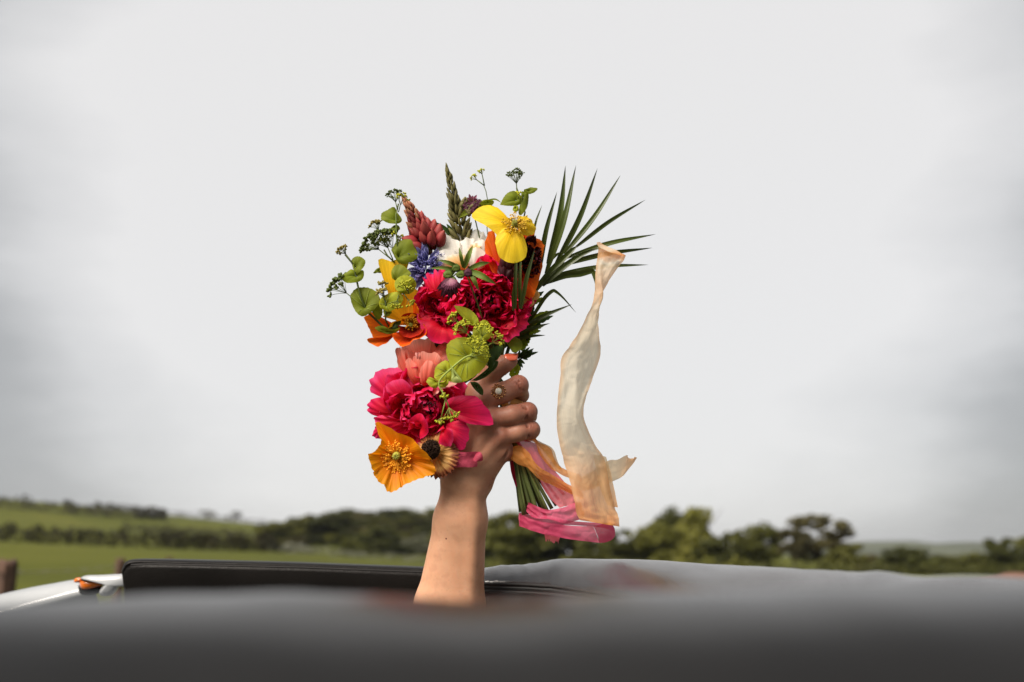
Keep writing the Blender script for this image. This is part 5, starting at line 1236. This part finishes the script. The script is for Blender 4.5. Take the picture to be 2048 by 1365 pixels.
# --- thorow-wax sprigs: round lime leaves and umbels
def leafr(t, base, rim, mat=None, bulge=.25, ruf=.25, seed=0, veins=0, tooth=0.012):
    o = fan('leaf', base, rim, mat or M_lime, t, bulge=bulge, ruf=ruf, closed=True, seed=seed, nt=41, ns=8, freq=1.2, tooth=tooth)
    if veins:
        B = P3(base)
        for i in range(veins):
            q = rim[int(i * len(rim) / veins) % len(rim)]; T_ = P3(q)
            mb = MB(); off = -FW * 0.0009
            mb.tube([B + off, B.lerp(T_, .45) + off + (-FW) * (bulge / 100 * .95), B.lerp(T_, .88) + off + (-FW) * (bulge / 100 * .4)], [.0004, .0003, .00015], 5, 8); mb.build('leaf_vein', M_vein, o)
    return o
t = flower('thorow_wax', 'left sprig of round lime leaves with a wiry dark umbel sticking out', 'foliage', (725, 600, 2))
leafr(t, (711, 536, 2.2), [(704, 530, 2.5), (703, 520, 2.2), (712, 514, 2), (724, 516, 2), (731, 524, 2.2), (726, 537, 2.5), (717, 546, 2.8), (708, 542, 2.8)], M_leaf, seed=1)
leafr(t, (714, 553, 2.3), [(679, 556, 2.8), (692, 546, 2.6), (703, 539, 2.3), (714, 543, 2.2), (727, 542, 2.4), (726, 557, 2.6), (714, 565, 2.8), (694, 566, 2.9)], M_leaf, seed=2)
leafr(t, (730, 615, 2.2), [(700, 592, 2.4), (710, 579, 2.2), (724, 575, 2.0), (740, 577, 2.0), (756, 587, 2.2), (758, 606, 2.6), (746, 622, 2.8), (727, 633, 3.0), (714, 627, 2.9), (704, 609, 2.6)], M_leaf, seed=3, veins=6, bulge=.35)
leafr(t, (737, 612, 1.4), [(741, 590, 1.2), (754, 586, 1.2), (762, 604, 1.4), (765, 628, 1.7), (757, 640, 1.8), (747, 628, 1.8)], M_leaf, seed=4)
tube('stalk', [P(774, 660, 1.6), P(752, 640, 1.9), P(733, 620, 2.4), P(720, 588, 2.6), P(711, 550, 2.5), P(706, 530, 2.4), P(690, 510, 2.2)], [.0014, .0012, .0008], M_stem, t, 7, 24)
umbel(t, (706, 528, 2.4), (686, 501, 2.2), 13, 12, M_umb3, 101, k_=6, sz=1.6)
umbel(t, (732, 618, 2.5), (676, 573, 2.5), 29, 13, M_umb2, 102, k_=6, sz=2.7, flat=.35)
leafr(t, (776, 661, 2.3), [(749, 655, 2.6), (760, 652, 2.8), (772, 655, 3.0), (788, 660, 3.0), (800, 654, 2.8), (794, 664, 2.6), (778, 669, 2.5), (762, 664, 2.5)], M_leaf, seed=5)
leafr(t, (786, 655, 1.8), [(776, 656, 1.6), (788, 645, 1.4), (801, 640, 1.4), (800, 652, 1.8), (790, 661, 2)], M_dleaf, seed=6)
stem(t, (778, 662, 1.4), .09, via=[(835, 690, -2.9), (930, 740, -2.0)])

t = flower('thorow_wax', 'sprig with one disc shaped lime leaf and pale umbel over the golden poppy', 'foliage', (795, 595, 3))
leafr(t, (792, 564, 2.2), [(784, 557, 2.4), (783, 542, 2.2), (790, 532, 2.0), (803, 530, 2.0), (816, 540, 2.2), (822, 549, 2.4), (811, 556, 2.6), (800, 566, 2.7)], M_leaf, seed=11, bulge=.3)
cs_ = [(811 + 22 * math.cos(g), 570 - 19 * math.sin(g), 3.2 + .5 * math.sin(g * 2)) for g in [k_ * .571 for k_ in range(11)]]
leafr(t, (815, 580, 3.2), cs_, M_lime, seed=12, bulge=.2)
leafr(t, (772, 610, 3.0), [(757, 607, 2.8), (764, 594, 2.9), (780, 586, 3.0), (798, 585, 3.2), (806, 597, 3.4), (798, 613, 3.4), (778, 624, 3.2), (761, 616, 3.0)], M_lime, seed=13, veins=4)
leafr(t, (776, 626, 2.4), [(766, 622, 2.6), (776, 617, 2.6), (783, 624, 2.7), (779, 632, 2.8), (770, 632, 2.7)], M_leaf, seed=14)
umbel(t, (818, 588, 3.4), (812, 573, 4.2), 16, 12, M_umb, 111, k_=7, sz=2.2); umbel(t, (797, 590, 3.4), (794, 608, 4.0), 12, 8, M_umb, 112, k_=6, sz=2.1); umbel(t, (806, 586, 3.4), (819, 604, 3.8), 10, 7, M_umb, 113, k_=6, sz=2.1)
umbel(t, (771, 605, 3.2), (763, 586, 3.4), 11, 8, M_umb3, 114, k_=5, sz=2.0); umbel(t, (770, 600, 3.0), (764, 570, 3.0), 9, 6, M_umb3, 115, k_=5, sz=1.9)
tube('stalk', [P(780, 658, 2.0), P(771, 640, 2.6), P(772, 612, 3.2), P(770, 600, 3.2)], .001, M_stem, t)
stem(t, (781, 660, 1.6), .09, via=[(835, 690, -3.1), (930, 740, -2.2)])

t = flower('thorow_wax', 'upper left sprig of airy green umbels beside the coral lupin', 'foliage', (790, 490, 0))
leafr(t, (797, 515, .4), [(782, 500, .4), (792, 487, .2), (806, 480, 0), (822, 480, 0), (828, 494, .2), (838, 511, .4), (828, 522, .6), (814, 529, .8), (796, 525, .8)], M_leaf, seed=21, bulge=.4)
leafr(t, (794, 442, -.4), [(762, 440, 0), (763, 427, -.2), (775, 420, -.4), (789, 415, -.6), (795, 426, -.5), (804, 441, -.3), (794, 448, 0), (778, 447, 0)], M_leaf, seed=22)
leafr(t, (790, 456, -.6), [(780, 460, -.4), (786, 452, -.6), (795, 450, -.6), (800, 458, -.4), (790, 464, -.2)], M_leaf, seed=23)
leafr(t, (757, 543, -.6), [(746, 546, -.4), (755, 537, -.6), (763, 536, -.8), (766, 544, -.6), (756, 547, -.4)], M_leaf, seed=24)
tube('stalk', [P(797, 522, .6), P(793, 470, .3), P(792, 430, 0), P(797, 408, -.2)], .0009, M_stem, t)
umbel(t, (795, 420, 0), (788, 392, -.2), 18, 14, M_umb2, 121, k_=6, sz=1.5); umbel(t, (797, 425, .2), (803, 400, .3), 14, 11, M_umb, 122, k_=7, sz=2.0, flat=1.0)
tube('stalk', [P(790, 526, .4), P(775, 512, .4), P(768, 500, .3)], .0009, M_stem, t)
umbel(t, (786, 522, .4), (742, 487, .2), 28, 16, M_umb2, 123, k_=6, sz=2.6, flat=.4); umbel(t, (786, 520, .4), (768, 478, 0), 28, 20, M_umb2, 124, k_=7, sz=2.5); umbel(t, (790, 515, .2), (782, 482, -.4), 24, 16, M_umb, 125, k_=6, sz=2.3)
umbel(t, (770, 490, .2), (753, 450, .2), 14, 10, M_umb3, 126, k_=6, sz=1.8)
stem(t, (797, 524, .2), .09, via=[(860, 620, -2.2)])

t = flower('thorow_wax', 'top right sprig with heart shaped pale leaves and a fine umbel against the sky', 'foliage', (1035, 400, 0))
leafr(t, (1032, 402, .2), [(1000, 410, .6), (1007, 396, .4), (1017, 385, .2), (1032, 384, 0), (1043, 394, 0), (1044, 405, .2), (1032, 412, .5), (1016, 412, .7)], M_leaf, seed=31)
leafr(t, (1046, 395, 0), [(1043, 384, -.2), (1056, 386, -.2), (1057, 402, 0), (1053, 418, .3), (1043, 431, .5), (1037, 426, .4), (1040, 408, .2)], M_leaf, seed=32)
leafr(t, (1057, 384, -.2), [(1047, 384, -.2), (1050, 379, -.2), (1062, 376, -.2), (1075, 378, 0), (1070, 384, .2), (1060, 389, .2)], M_leaf, seed=33)
leafr(t, (1031, 418, .6), [(1025, 420, .8), (1028, 412, .8), (1036, 412, .8), (1037, 421, .9), (1030, 425, 1.0)], M_lime, seed=34)
tube('stalk', [P(1040, 470, -1), P(1050, 425, -.4), P(1042, 400, -.2), P(1033, 376, 0)], .0009, M_stem, t)
umbel(t, (1034, 385, 0), (1032, 354, 0), 19, 18, M_umb2, 131, k_=5, sz=1.5, flat=.7); umbel(t, (1036, 400, .2), (1037, 388, .8), 6, 5, M_umb, 132, k_=5, sz=1.8)
stem(t, (1040, 470, -1.1), .08, via=[(1030, 600, -2.6)])

t = flower('thorow_wax', 'central sprig with the largest round lime leaf, just above the thumb', 'foliage', (940, 690, 5))
leafr(t, (945, 650, 4.9), [(908, 612, 4.6), (924, 614, 4.6), (940, 620, 4.7), (953, 632, 4.9), (957, 646, 5.1), (945, 652, 5.2), (930, 640, 5.0), (917, 626, 4.8)], M_lime, seed=41)
leafr(t, (954, 676, 5.0), [(947, 656, 4.8), (960, 644, 4.7), (973, 641, 4.7), (983, 655, 4.8), (983, 671, 5.0), (972, 682, 5.3), (955, 686, 5.4), (945, 672, 5.1)], M_lime, seed=42)
leafr(t, (935, 714, 5.2), [(892, 706, 5.2), (896, 688, 5.0), (916, 676, 4.9), (942, 677, 4.9), (968, 690, 5.0), (978, 708, 5.2), (974, 727, 5.5), (956, 748, 5.8), (934, 762, 6.0), (917, 763, 6.0), (904, 742, 5.7)], M_lime, seed=43, veins=8, bulge=.45, ruf=.35)
leafr(t, (893, 743, 5.2), [(868, 755, 5.4), (872, 734, 5.2), (892, 721, 5.1), (903, 736, 5.3), (907, 762, 5.6), (890, 762, 5.7), (875, 762, 5.6)], M_lime, seed=44, veins=4)
leafr(t, (912, 752, 6.0), [(901, 729, 6.0), (912, 744, 6.2), (924, 763, 6.3), (905, 765, 6.3), (903, 748, 6.1)], petal_mat('leaf_underside', [(0, (0.34, 0.40, 0.12)), (1, (0.30, 0.37, 0.09))], trans=.35, vscale=(10, 1)), seed=45)
leafr(t, (873, 765, 5.8), [(852, 764, 5.9), (858, 755, 5.8), (868, 758, 5.8), (876, 767, 5.9), (874, 776, 6.0), (862, 775, 6.1)], M_lime, seed=46)
leafr(t, (878, 765, 5.8), [(874, 764, 5.9), (886, 765, 6.3), (896, 759, 6.0), (896, 770, 6.0), (886, 777, 6.1), (877, 773, 6.0)], M_lime, seed=47)
leafr(t, (992, 722, 4.0), [(974, 724, 4.4), (976, 704, 4.2), (990, 694, 3.8), (1006, 691, 3.6), (1003, 706, 3.8), (990, 728, 4.2), (980, 741, 4.5)], M_dleaf, seed=48)
leafr(t, (970, 748, 3.8), [(942, 762, 4.4), (962, 748, 4.3), (980, 733, 4.1), (996, 722, 3.9), (992, 736, 3.9), (975, 752, 4.1), (956, 762, 4.3)], M_dleaf, seed=49)
leafr(t, (955, 775, 3.6), [(940, 764, 3.7), (954, 765, 3.8), (966, 779, 3.9), (965, 791, 4.0), (954, 784, 3.9), (945, 774, 3.8)], M_dleaf, seed=50)
for k_, (b_, c_, R_, n_) in enumerate([((935, 660, 5.2), (906, 637, 5.6), 13, 10), ((945, 680, 5.3), (924, 656, 6.0), 19, 16), ((960, 690, 5.4), (968, 661, 6.0), 18, 15), ((975, 692, 5.0), (994, 680, 5.4), 17, 11), ((938, 712, 5.6), (961, 701, 6.6), 22, 18), ((945, 705, 5.6), (948, 690, 6.6), 18, 12)]):
    umbel(t, b_, c_, R_, n_, M_umb, 140 + k_, k_=7, sz=2.3, raymat=M_vein)
tube('stalk', [P(985, 735, 2.6), P(965, 725, 5.2), P(938, 712, 5.9), P(900, 740, 6.1), P(878, 766, 6.1), P(888, 790, 6.2), P(897, 812, 6.2)], [.0013, .0011, .0010, .0008], M_vein, t, 7, 30)
umbel(t, (890, 795, 6.2), (902, 828, 6.2), 17, 14, M_umb, 150, k_=7, sz=2.3, raymat=M_vein); umbel(t, (884, 780, 6.1), (887, 790, 6.5), 8, 6, M_umb, 151, k_=5, sz=2.1, raymat=M_vein); umbel(t, (891, 800, 6.2), (881, 842, 6.0), 8, 6, M_umb, 152, k_=5, sz=2.2, raymat=M_vein)
stem(t, (985, 735, 2.2), .1)

t = flower('thorow_wax', 'folded lime leaves behind the thumb tip at the right', 'foliage', (1030, 700, 0))
leafr(t, (1012, 684, 1.4), [(1010, 681, 1.6), (1018, 674, 1.2), (1030, 673, 1.0), (1043, 684, 1.0), (1043, 698, 1.4), (1028, 706, 1.8), (1019, 696, 1.8)], M_leaf, seed=51)
leafr(t, (1030, 745, -.8), [(1018, 750, -.6), (1022, 736, -.6), (1031, 727, -.6), (1040, 735, -.6), (1037, 749, -.4), (1028, 760, -.2)], M_lime, seed=52, tooth=.03)
stem(t, (1010, 690, -.5), .08)

# --- palm frond
t = flower('palm_frond', 'fan of long pointed dark green palm leaflets at the upper right', 'palm frond', (1075, 570, -2))
lf = [((1131, 332), (1095, 528), 14, -2.4), ((1152, 331), (1092, 548), 13, -1.8), ((1195, 337), (1111, 528), 12, -1.6), ((1241, 351), (1129, 509), 11, -1.4), ((1291, 400), (1152, 494), 9, -1.2),
      ((1311, 469), (1134, 516), 11, -1.8), ((1305, 496), (1118, 531), 11, -2.2), ((1297, 530), (1112, 550), 10, -2.6), ((1114, 384), (1078, 545), 11, -2.8), ((1084, 411), (1064, 480), 5, -3.0)]
for k_, (tp, b_, wd, w_) in enumerate(lf):
    mx_, my_ = b_[0] * .5 + tp[0] * .5, b_[1] * .5 + tp[1] * .5
    dx, dy = tp[0] - b_[0], tp[1] - b_[1]; bow = (0.03 if k_ < 4 else -0.03)
    blade('leaflet', [(b_[0], b_[1], w_), (mx_ - dy * bow, my_ + dx * bow, w_ + .5), (tp[0], tp[1], w_ - .6)], wd, M_palm, t, roll=.3 * (-1) ** k_, cup=.45, n=18, seed=k_)
blade('leaflet', [(1062, 592, -1.4), (1100, 545, -1.3), (1140, 505, -1.1), (1155, 492, -1.1)], 13, M_palm, t, cup=.5)
blade('leaflet', [(1085, 572, -1.4), (1120, 540, -1.2), (1160, 512, -.9), (1196, 496, -.9)], 12, M_palm, t, cup=.5)
blade('leaflet', [(1092, 566, -1.8), (1130, 551, -1.4), (1160, 547, -1.2), (1184, 542, -1.2), (1190, 556, -1.1), (1192, 574, -1)], 14, M_palm, t, cup=.4, roll=.4)
blade('leaflet', [(1100, 523, -2.8), (1113, 510, -2.8), (1128, 504, -2.8)], 6, M_palm, t)
for b_, tp, wd in (((1030, 618, 3.6), (1034, 490, 2.6), 9), ((1039, 618, 3.4), (1043, 490, 2.5), 8), ((1041, 618, 3.6), (1070, 496, 2.6), 10), ((1026, 622, 3.5), (1030, 560, 3.2), 8)):
    blade('leaflet', [b_, ((b_[0] * .55 + tp[0] * .45) - 2, b_[1] * .5 + tp[1] * .5, 3.6), tp], wd, M_palm, t, cup=.5, roll=.5)
tube('rachis', [P(1005, 735, -1.8), P(1030, 660, -1.9), P(1062, 590, -1.9), P(1100, 545, -1.7), P(1150, 496, -1.4)], [.0022, .002, .0015, .0006], M_palm, t, 7, 24)
blade('leaflet', [(1040, 662, -1.8), (1066, 632, -1.6), (1088, 598, -1.5), (1104, 583, -1.5), (1112, 584, -1.5), (1128, 598, -1.6), (1152, 626, -1.8)], 8, M_palm, t, cup=.5, n=26)
blade('leaflet', [(1036, 666, -1.4), (1080, 636, -1.1), (1144, 609, -1.2)], 10, M_palm, t, cup=.5)
blade('leaflet', [(1030, 676, -1.3), (1062, 658, -1), (1100, 647, -1)], 9, M_palm, t, cup=.5)
blade('leaflet', [(1030, 682, -1.2), (1060, 673, -1), (1091, 671, -1)], 7, M_palm, t, cup=.5)
stem(t, (1005, 735, -1.8), .18)
t = flower('foliage_sprig', 'serrated green leaves and small cream petals low at the right of the peonies', 'foliage', (1060, 640, -2))
for k_, (b_, tp, wd) in enumerate([((1050, 650), (1106, 622), 17), ((1052, 655), (1107, 632), 15), ((1048, 660), (1088, 652), 18), ((1052, 612), (1088, 583), 14), ((1058, 612), (1090, 596), 11), ((1058, 640), (1068, 604), 12), ((1050, 670), (1082, 662), 12), ((1046, 690), (1054, 660), 20), ((1040, 700), (1062, 672), 16), ((1038, 690), (1040, 650), 18)]):
    blade('leaf', [(b_[0], b_[1], -2.2), ((b_[0] + tp[0]) / 2, (b_[1] + tp[1]) / 2 - 2, -1.8), (tp[0], tp[1], -2.2)], wd, M_dleaf if k_ % 2 else M_leaf, t, cup=.3, n=15, prof=lambda s: math.sin(math.pi * min(1, s * .92 + .08) ** .8) ** .8 * (1 + .18 * math.sin(s * 34)))
M_cream = petal_mat('cream_petal', [(0, (0.78, 0.36, 0.06)), (1, (0.84, 0.56, 0.2))], trans=.4)
for k_, (x, y, r_) in enumerate([(1070, 591, 10), (1060, 605, 9), (1049, 602, 6)]):
    fan('petal', (x - 5, y + 2, .2), [(x + r_ * math.cos(g), y + r_ * math.sin(g), .4) for g in [q * .785 for q in range(8)]], M_cream, t, closed=True, bulge=.15, ruf=.15, seed=k_)
stem(t, (1046, 690, -2.2), .1)
t = flower('foliage_sprig', 'tiny dark spiky needle sprig just right of the thumb nail', 'foliage', (1045, 715, -1))
tube('stalk', [P(1010, 750, -1.4), P(1035, 722, -1.2), P(1062, 706, -1)], .001, M_dleaf, t)
for k_, (b_, tp) in enumerate([((1050, 712), (1077, 704)), ((1046, 712), (1068, 697)), ((1042, 712), (1060, 694)), ((1048, 714), (1062, 713)), ((1040, 716), (1050, 697)), ((1038, 720), (1050, 728)), ((1036, 722), (1046, 736)), ((1034, 722), (1042, 742)), ((1050, 710), (1066, 702)), ((1036, 718), (1040, 700)), ((1044, 714), (1056, 720)), ((1030, 726), (1036, 745)), ((1030, 722), (1030, 702)), ((1034, 716), (1058, 705))]):
    blade('leaf', [(b_[0], b_[1], -1.1), ((b_[0] + tp[0]) / 2, (b_[1] + tp[1]) / 2, -.8), (tp[0], tp[1], -.9)], 7, M_dleaf, t, cup=.5, n=8)
stem(t, (1012, 748, -1.4), .08)

# --- ribbons
def silk(name, stops, trans, rough=0.55, jitter=0.0, edge=None):
    m = petal_mat(name, stops, trans=trans, rough=rough, vein=.05, vscale=(60, 3), bump=.15, jitter=jitter, spec=.4, mott=.10, clear=.08, edge=edge, crumple=.34)
    return m
M_iv = silk('silk_ivory', [(0.0, (0.90, 0.40, 0.16)), (0.05, (0.90, 0.48, 0.23)), (0.09, (0.90, 0.80, 0.66)), (0.20, (0.90, 0.62, 0.40)), (0.32, (0.96, 0.82, 0.63)), (0.55, (0.97, 0.88, 0.72)), (0.68, (0.96, 0.82, 0.62)), (0.82, (0.94, 0.60, 0.32)), (1.0, (0.92, 0.40, 0.10))], .66, edge=(0.86, 0.52, 0.26))
M_og = silk('silk_orange', [(0.0, (0.92, 0.33, 0.07)), (0.5, (0.93, 0.42, 0.11)), (1.0, (0.92, 0.48, 0.17))], .62)
M_pc = silk('silk_peach', [(0.0, (0.88, 0.72, 0.50)), (0.5, (0.88, 0.68, 0.45)), (1.0, (0.88, 0.46, 0.18))], .65)
M_pk = silk('silk_pink', [(0.0, (0.66, 0.055, 0.15)), (0.5, (0.72, 0.085, 0.19)), (1.0, (0.76, 0.15, 0.25))], .45)
M_pk2 = silk('silk_rose', [(0.0, (0.68, 0.07, 0.13)), (1.0, (0.80, 0.19, 0.23))], .5)
t = thing('ribbon', 'long ivory silk ribbon with peach ends fluttering upright right of the hand', 'ribbon', P(1170, 780, 1), GR)
A = [(1198, 485, -.6), (1193, 510, -.2), (1191, 540, .3), (1191, 575, .8), (1189, 600, 1.2), (1175, 636, 1.4), (1150, 680, 1.2), (1126, 716, 1.0), (1121, 755, 1.3), (1118, 795, 1.8), (1116, 836, 2.0), (1122, 888, 1.8), (1130, 920, 1.8), (1140, 962, 2.2), (1148, 1008, 2.8), (1155, 1030, 3.0), (1161, 1041, 3.0)]
B = [(1252, 512, .8), (1246, 523, .8), (1236, 534, .6), (1220, 566, .2), (1206, 600, .2), (1200, 636, .2), (1202, 684, -.2), (1200, 718, -.4), (1188, 755, .2), (1174, 793, .9), (1170, 836, 1.2), (1190, 888, .2), (1212, 920, 0), (1222, 962, .4), (1235, 1008, 1.2), (1241, 1034, 1.8), (1241, 1054, 2.0)]
loft('ribbon_band', A, B, M_iv, t, n=150, m=21, bulge=.3, ruf=.9, seed=2, fr=8)
loft('ribbon_fold', [(1193, 486, -.4), (1198, 493, 0), (1215, 503, .6), (1225, 508, .9)], [(1200, 484, -.8), (1210, 492, -.4), (1232, 500, .4), (1252, 511, .9)], M_iv, t, n=10, m=5, ruf=.15, seed=4)
loft('ribbon_fold', [(1187, 910, -.8), (1193, 940, -.9), (1200, 975, -.7), (1215, 1010, -.2)], [(1212, 914, -1.2), (1220, 940, -1.4), (1228, 975, -1.0), (1236, 1015, -.2)], M_pc, t, n=22, m=9, ruf=.3, bulge=-.4, seed=5)
loft('ribbon_tail', [(1150, 960, -.6), (1180, 946, -1), (1216, 922, -1.2), (1234, 920, -1), (1253, 911, -.6), (1257, 917, -.6), (1266, 921, -.8)], [(1150, 985, -.6), (1185, 978, -1), (1220, 965, -1.4), (1238, 958, -1.6), (1251, 947, -1.4), (1276, 916, -1.2)], M_pc, t, n=40, m=9, ruf=.35, bulge=.05, seed=6)
t = thing('ribbon', 'orange silk ribbon crossing in front of the stems below the fist', 'ribbon', P(1075, 935, 2), GR)
loft('ribbon_band', [(1000, 905, .6), (1032, 891, 2.0), (1055, 904, 2.6), (1074, 930, 2.7), (1106, 951, 2.2), (1139, 971, 1.2), (1165, 985, .4)], [(1000, 912, .2), (1014, 915, 1.6), (1036, 931, 2.2), (1056, 938, 2.5), (1078, 959, 2.2), (1109, 974, 1.6), (1141, 989, .8), (1166, 1000, .2)], M_og, t, n=50, m=15, bulge=.03, ruf=.5, seed=11, fr=5)
loft('ribbon_wrap', [(1004, 806, 1.6), (1012, 798, 1.8), (1024, 796, 1.6), (1040, 800, .6)], [(1006, 815, 1.6), (1014, 814, 1.9), (1030, 815, 1.7), (1050, 812, .6)], M_og, t, n=20, m=9, bulge=.25, ruf=.25, seed=12, fr=4)
t = thing('ribbon', 'orange and peach silk ribbon slipping out under the ring finger at the right', 'ribbon', P(1100, 915, 0), GR)
loft('ribbon_band', [(1040, 870, 0), (1058, 876, .8), (1080, 886, .7), (1104, 898, .2), (1114, 925, 0), (1134, 941, -.2), (1160, 950, -.5)], [(1050, 885, .4), (1070, 886, 1.3), (1078, 908, 1.4), (1098, 935, 1.0), (1117, 947, .6), (1138, 956, .2), (1160, 964, -.3)], M_og, t, n=44, m=13, bulge=.35, ruf=.3, seed=13, fr=5)
loft('ribbon_back', [(1062, 872, -.6), (1082, 884, -.7), (1106, 898, -.8), (1116, 925, -.8), (1124, 936, -.8)], [(1066, 880, -.3), (1082, 896, -.4), (1098, 916, -.6), (1110, 932, -.6), (1122, 942, -.6)], M_pc, t, n=24, m=7, bulge=.2, ruf=.2, seed=14)
t = thing('ribbon', 'pink silk ribbon running down the stems and looping round their cut ends', 'ribbon', P(1100, 985, 1), GR)
loft('ribbon_band', [(1030, 868, 1.0), (1033, 885, 1.7), (1053, 904, 2.0), (1074, 930, 1.9), (1083, 966, 1.6), (1099, 994, 1.5), (1120, 1016, 1.6)], [(1052, 866, .8), (1057, 877, 1.2), (1074, 888, 1.4), (1090, 915, 1.1), (1121, 956, .5), (1148, 990, .3), (1150, 1008, .5)], M_pk2, t, n=50, m=17, bulge=.3, ruf=.4, seed=21, fr=3, fold=.12)
loft('ribbon_wrap', [(1056, 1005, 1.6), (1077, 1015, 2.0), (1099, 1020, 2.2), (1127, 1015, 2.2), (1150, 1006, 1.8), (1165, 1004, 1.2)], [(1052, 1022, 1.4), (1070, 1036, 2.0), (1099, 1039, 2.4), (1130, 1047, 2.4), (1151, 1043, 2.0), (1168, 1037, 1.4)], M_pk, t, n=44, m=13, bulge=.1, ruf=.5, seed=22, fr=5, fold=.08)
loft('ribbon_loop', [(1039, 1028, .8), (1058, 1038, 1.6), (1088, 1045, 2.2), (1130, 1051, 2.4), (1160, 1053, 2.2), (1187, 1053, 1.8)], [(1040, 1053, .8), (1058, 1059, 1.5), (1091, 1069, 2.0), (1141, 1079, 2.2), (1170, 1083, 2.0), (1199, 1086, 1.6)], M_pk, t, n=44, m=11, bulge=.06, ruf=.3, seed=23, fr=4)
loft('ribbon_loop', [(1187, 1053, 1.8), (1200, 1050, 1.0), (1218, 1045, -.2), (1222, 1046, -1.2), (1200, 1046, -2.0), (1160, 1044, -2.2), (1120, 1040, -2.0), (1080, 1034, -1.6), (1042, 1026, -.4), (1039, 1028, .8)], [(1199, 1086, 1.6), (1212, 1085, .8), (1226, 1078, -.2), (1229, 1066, -1.2), (1202, 1056, -2.0), (1160, 1052, -2.2), (1120, 1050, -2.0), (1080, 1048, -1.6), (1042, 1050, -.4), (1040, 1053, .8)], M_pk, t, n=60, m=9, bulge=.1, ruf=.1, seed=24, fr=4)
loft('ribbon_end', [(1088, 1060, -.4), (1089, 1070, -.2), (1091, 1080, 0)], [(1120, 1060, -.4), (1120, 1074, -.2), (1117, 1085, 0)], M_pk2, t, n=14, m=15, ruf=.2, seed=25, rag=.25)
loft('ribbon_end', [(1018, 920, -.6), (1022, 945, -.6), (1031, 974, -.5)], [(1026, 922, -.2), (1030, 945, -.2), (1034, 974, -.4)], M_crim, t, n=14, m=5, ruf=.1, seed=26)
t = thing('ribbon', 'short dusky pink ribbon end curling across the wrist', 'ribbon', P(940, 918, 4), GR)
M_du = petal_mat('silk_dusky', [(0, (0.50, 0.06, 0.11)), (1, (0.54, 0.08, 0.14))], trans=.3, vscale=(60, 3), bump=.15, jitter=0, mott=.1)
loft('ribbon_band', [(905, 902, 4.0), (922, 905, 4.2), (940, 904.5, 4.1), (957, 904, 3.7)], [(900, 938, 3.8), (917, 935, 4.0), (936, 935, 4.0), (954, 934, 3.5)], M_du, t, n=30, m=11, bulge=.05, ruf=.25, seed=31)
loft('ribbon_curl', [(957, 904, 3.75), (961, 905, 4.2), (965, 911, 4.3), (966, 920, 4.0)], [(946, 920, 4.1), (949, 923, 4.3), (953, 925, 4.3), (955, 923, 4.0)], M_du, t, n=20, m=9, bulge=.1, ruf=.05, seed=32)
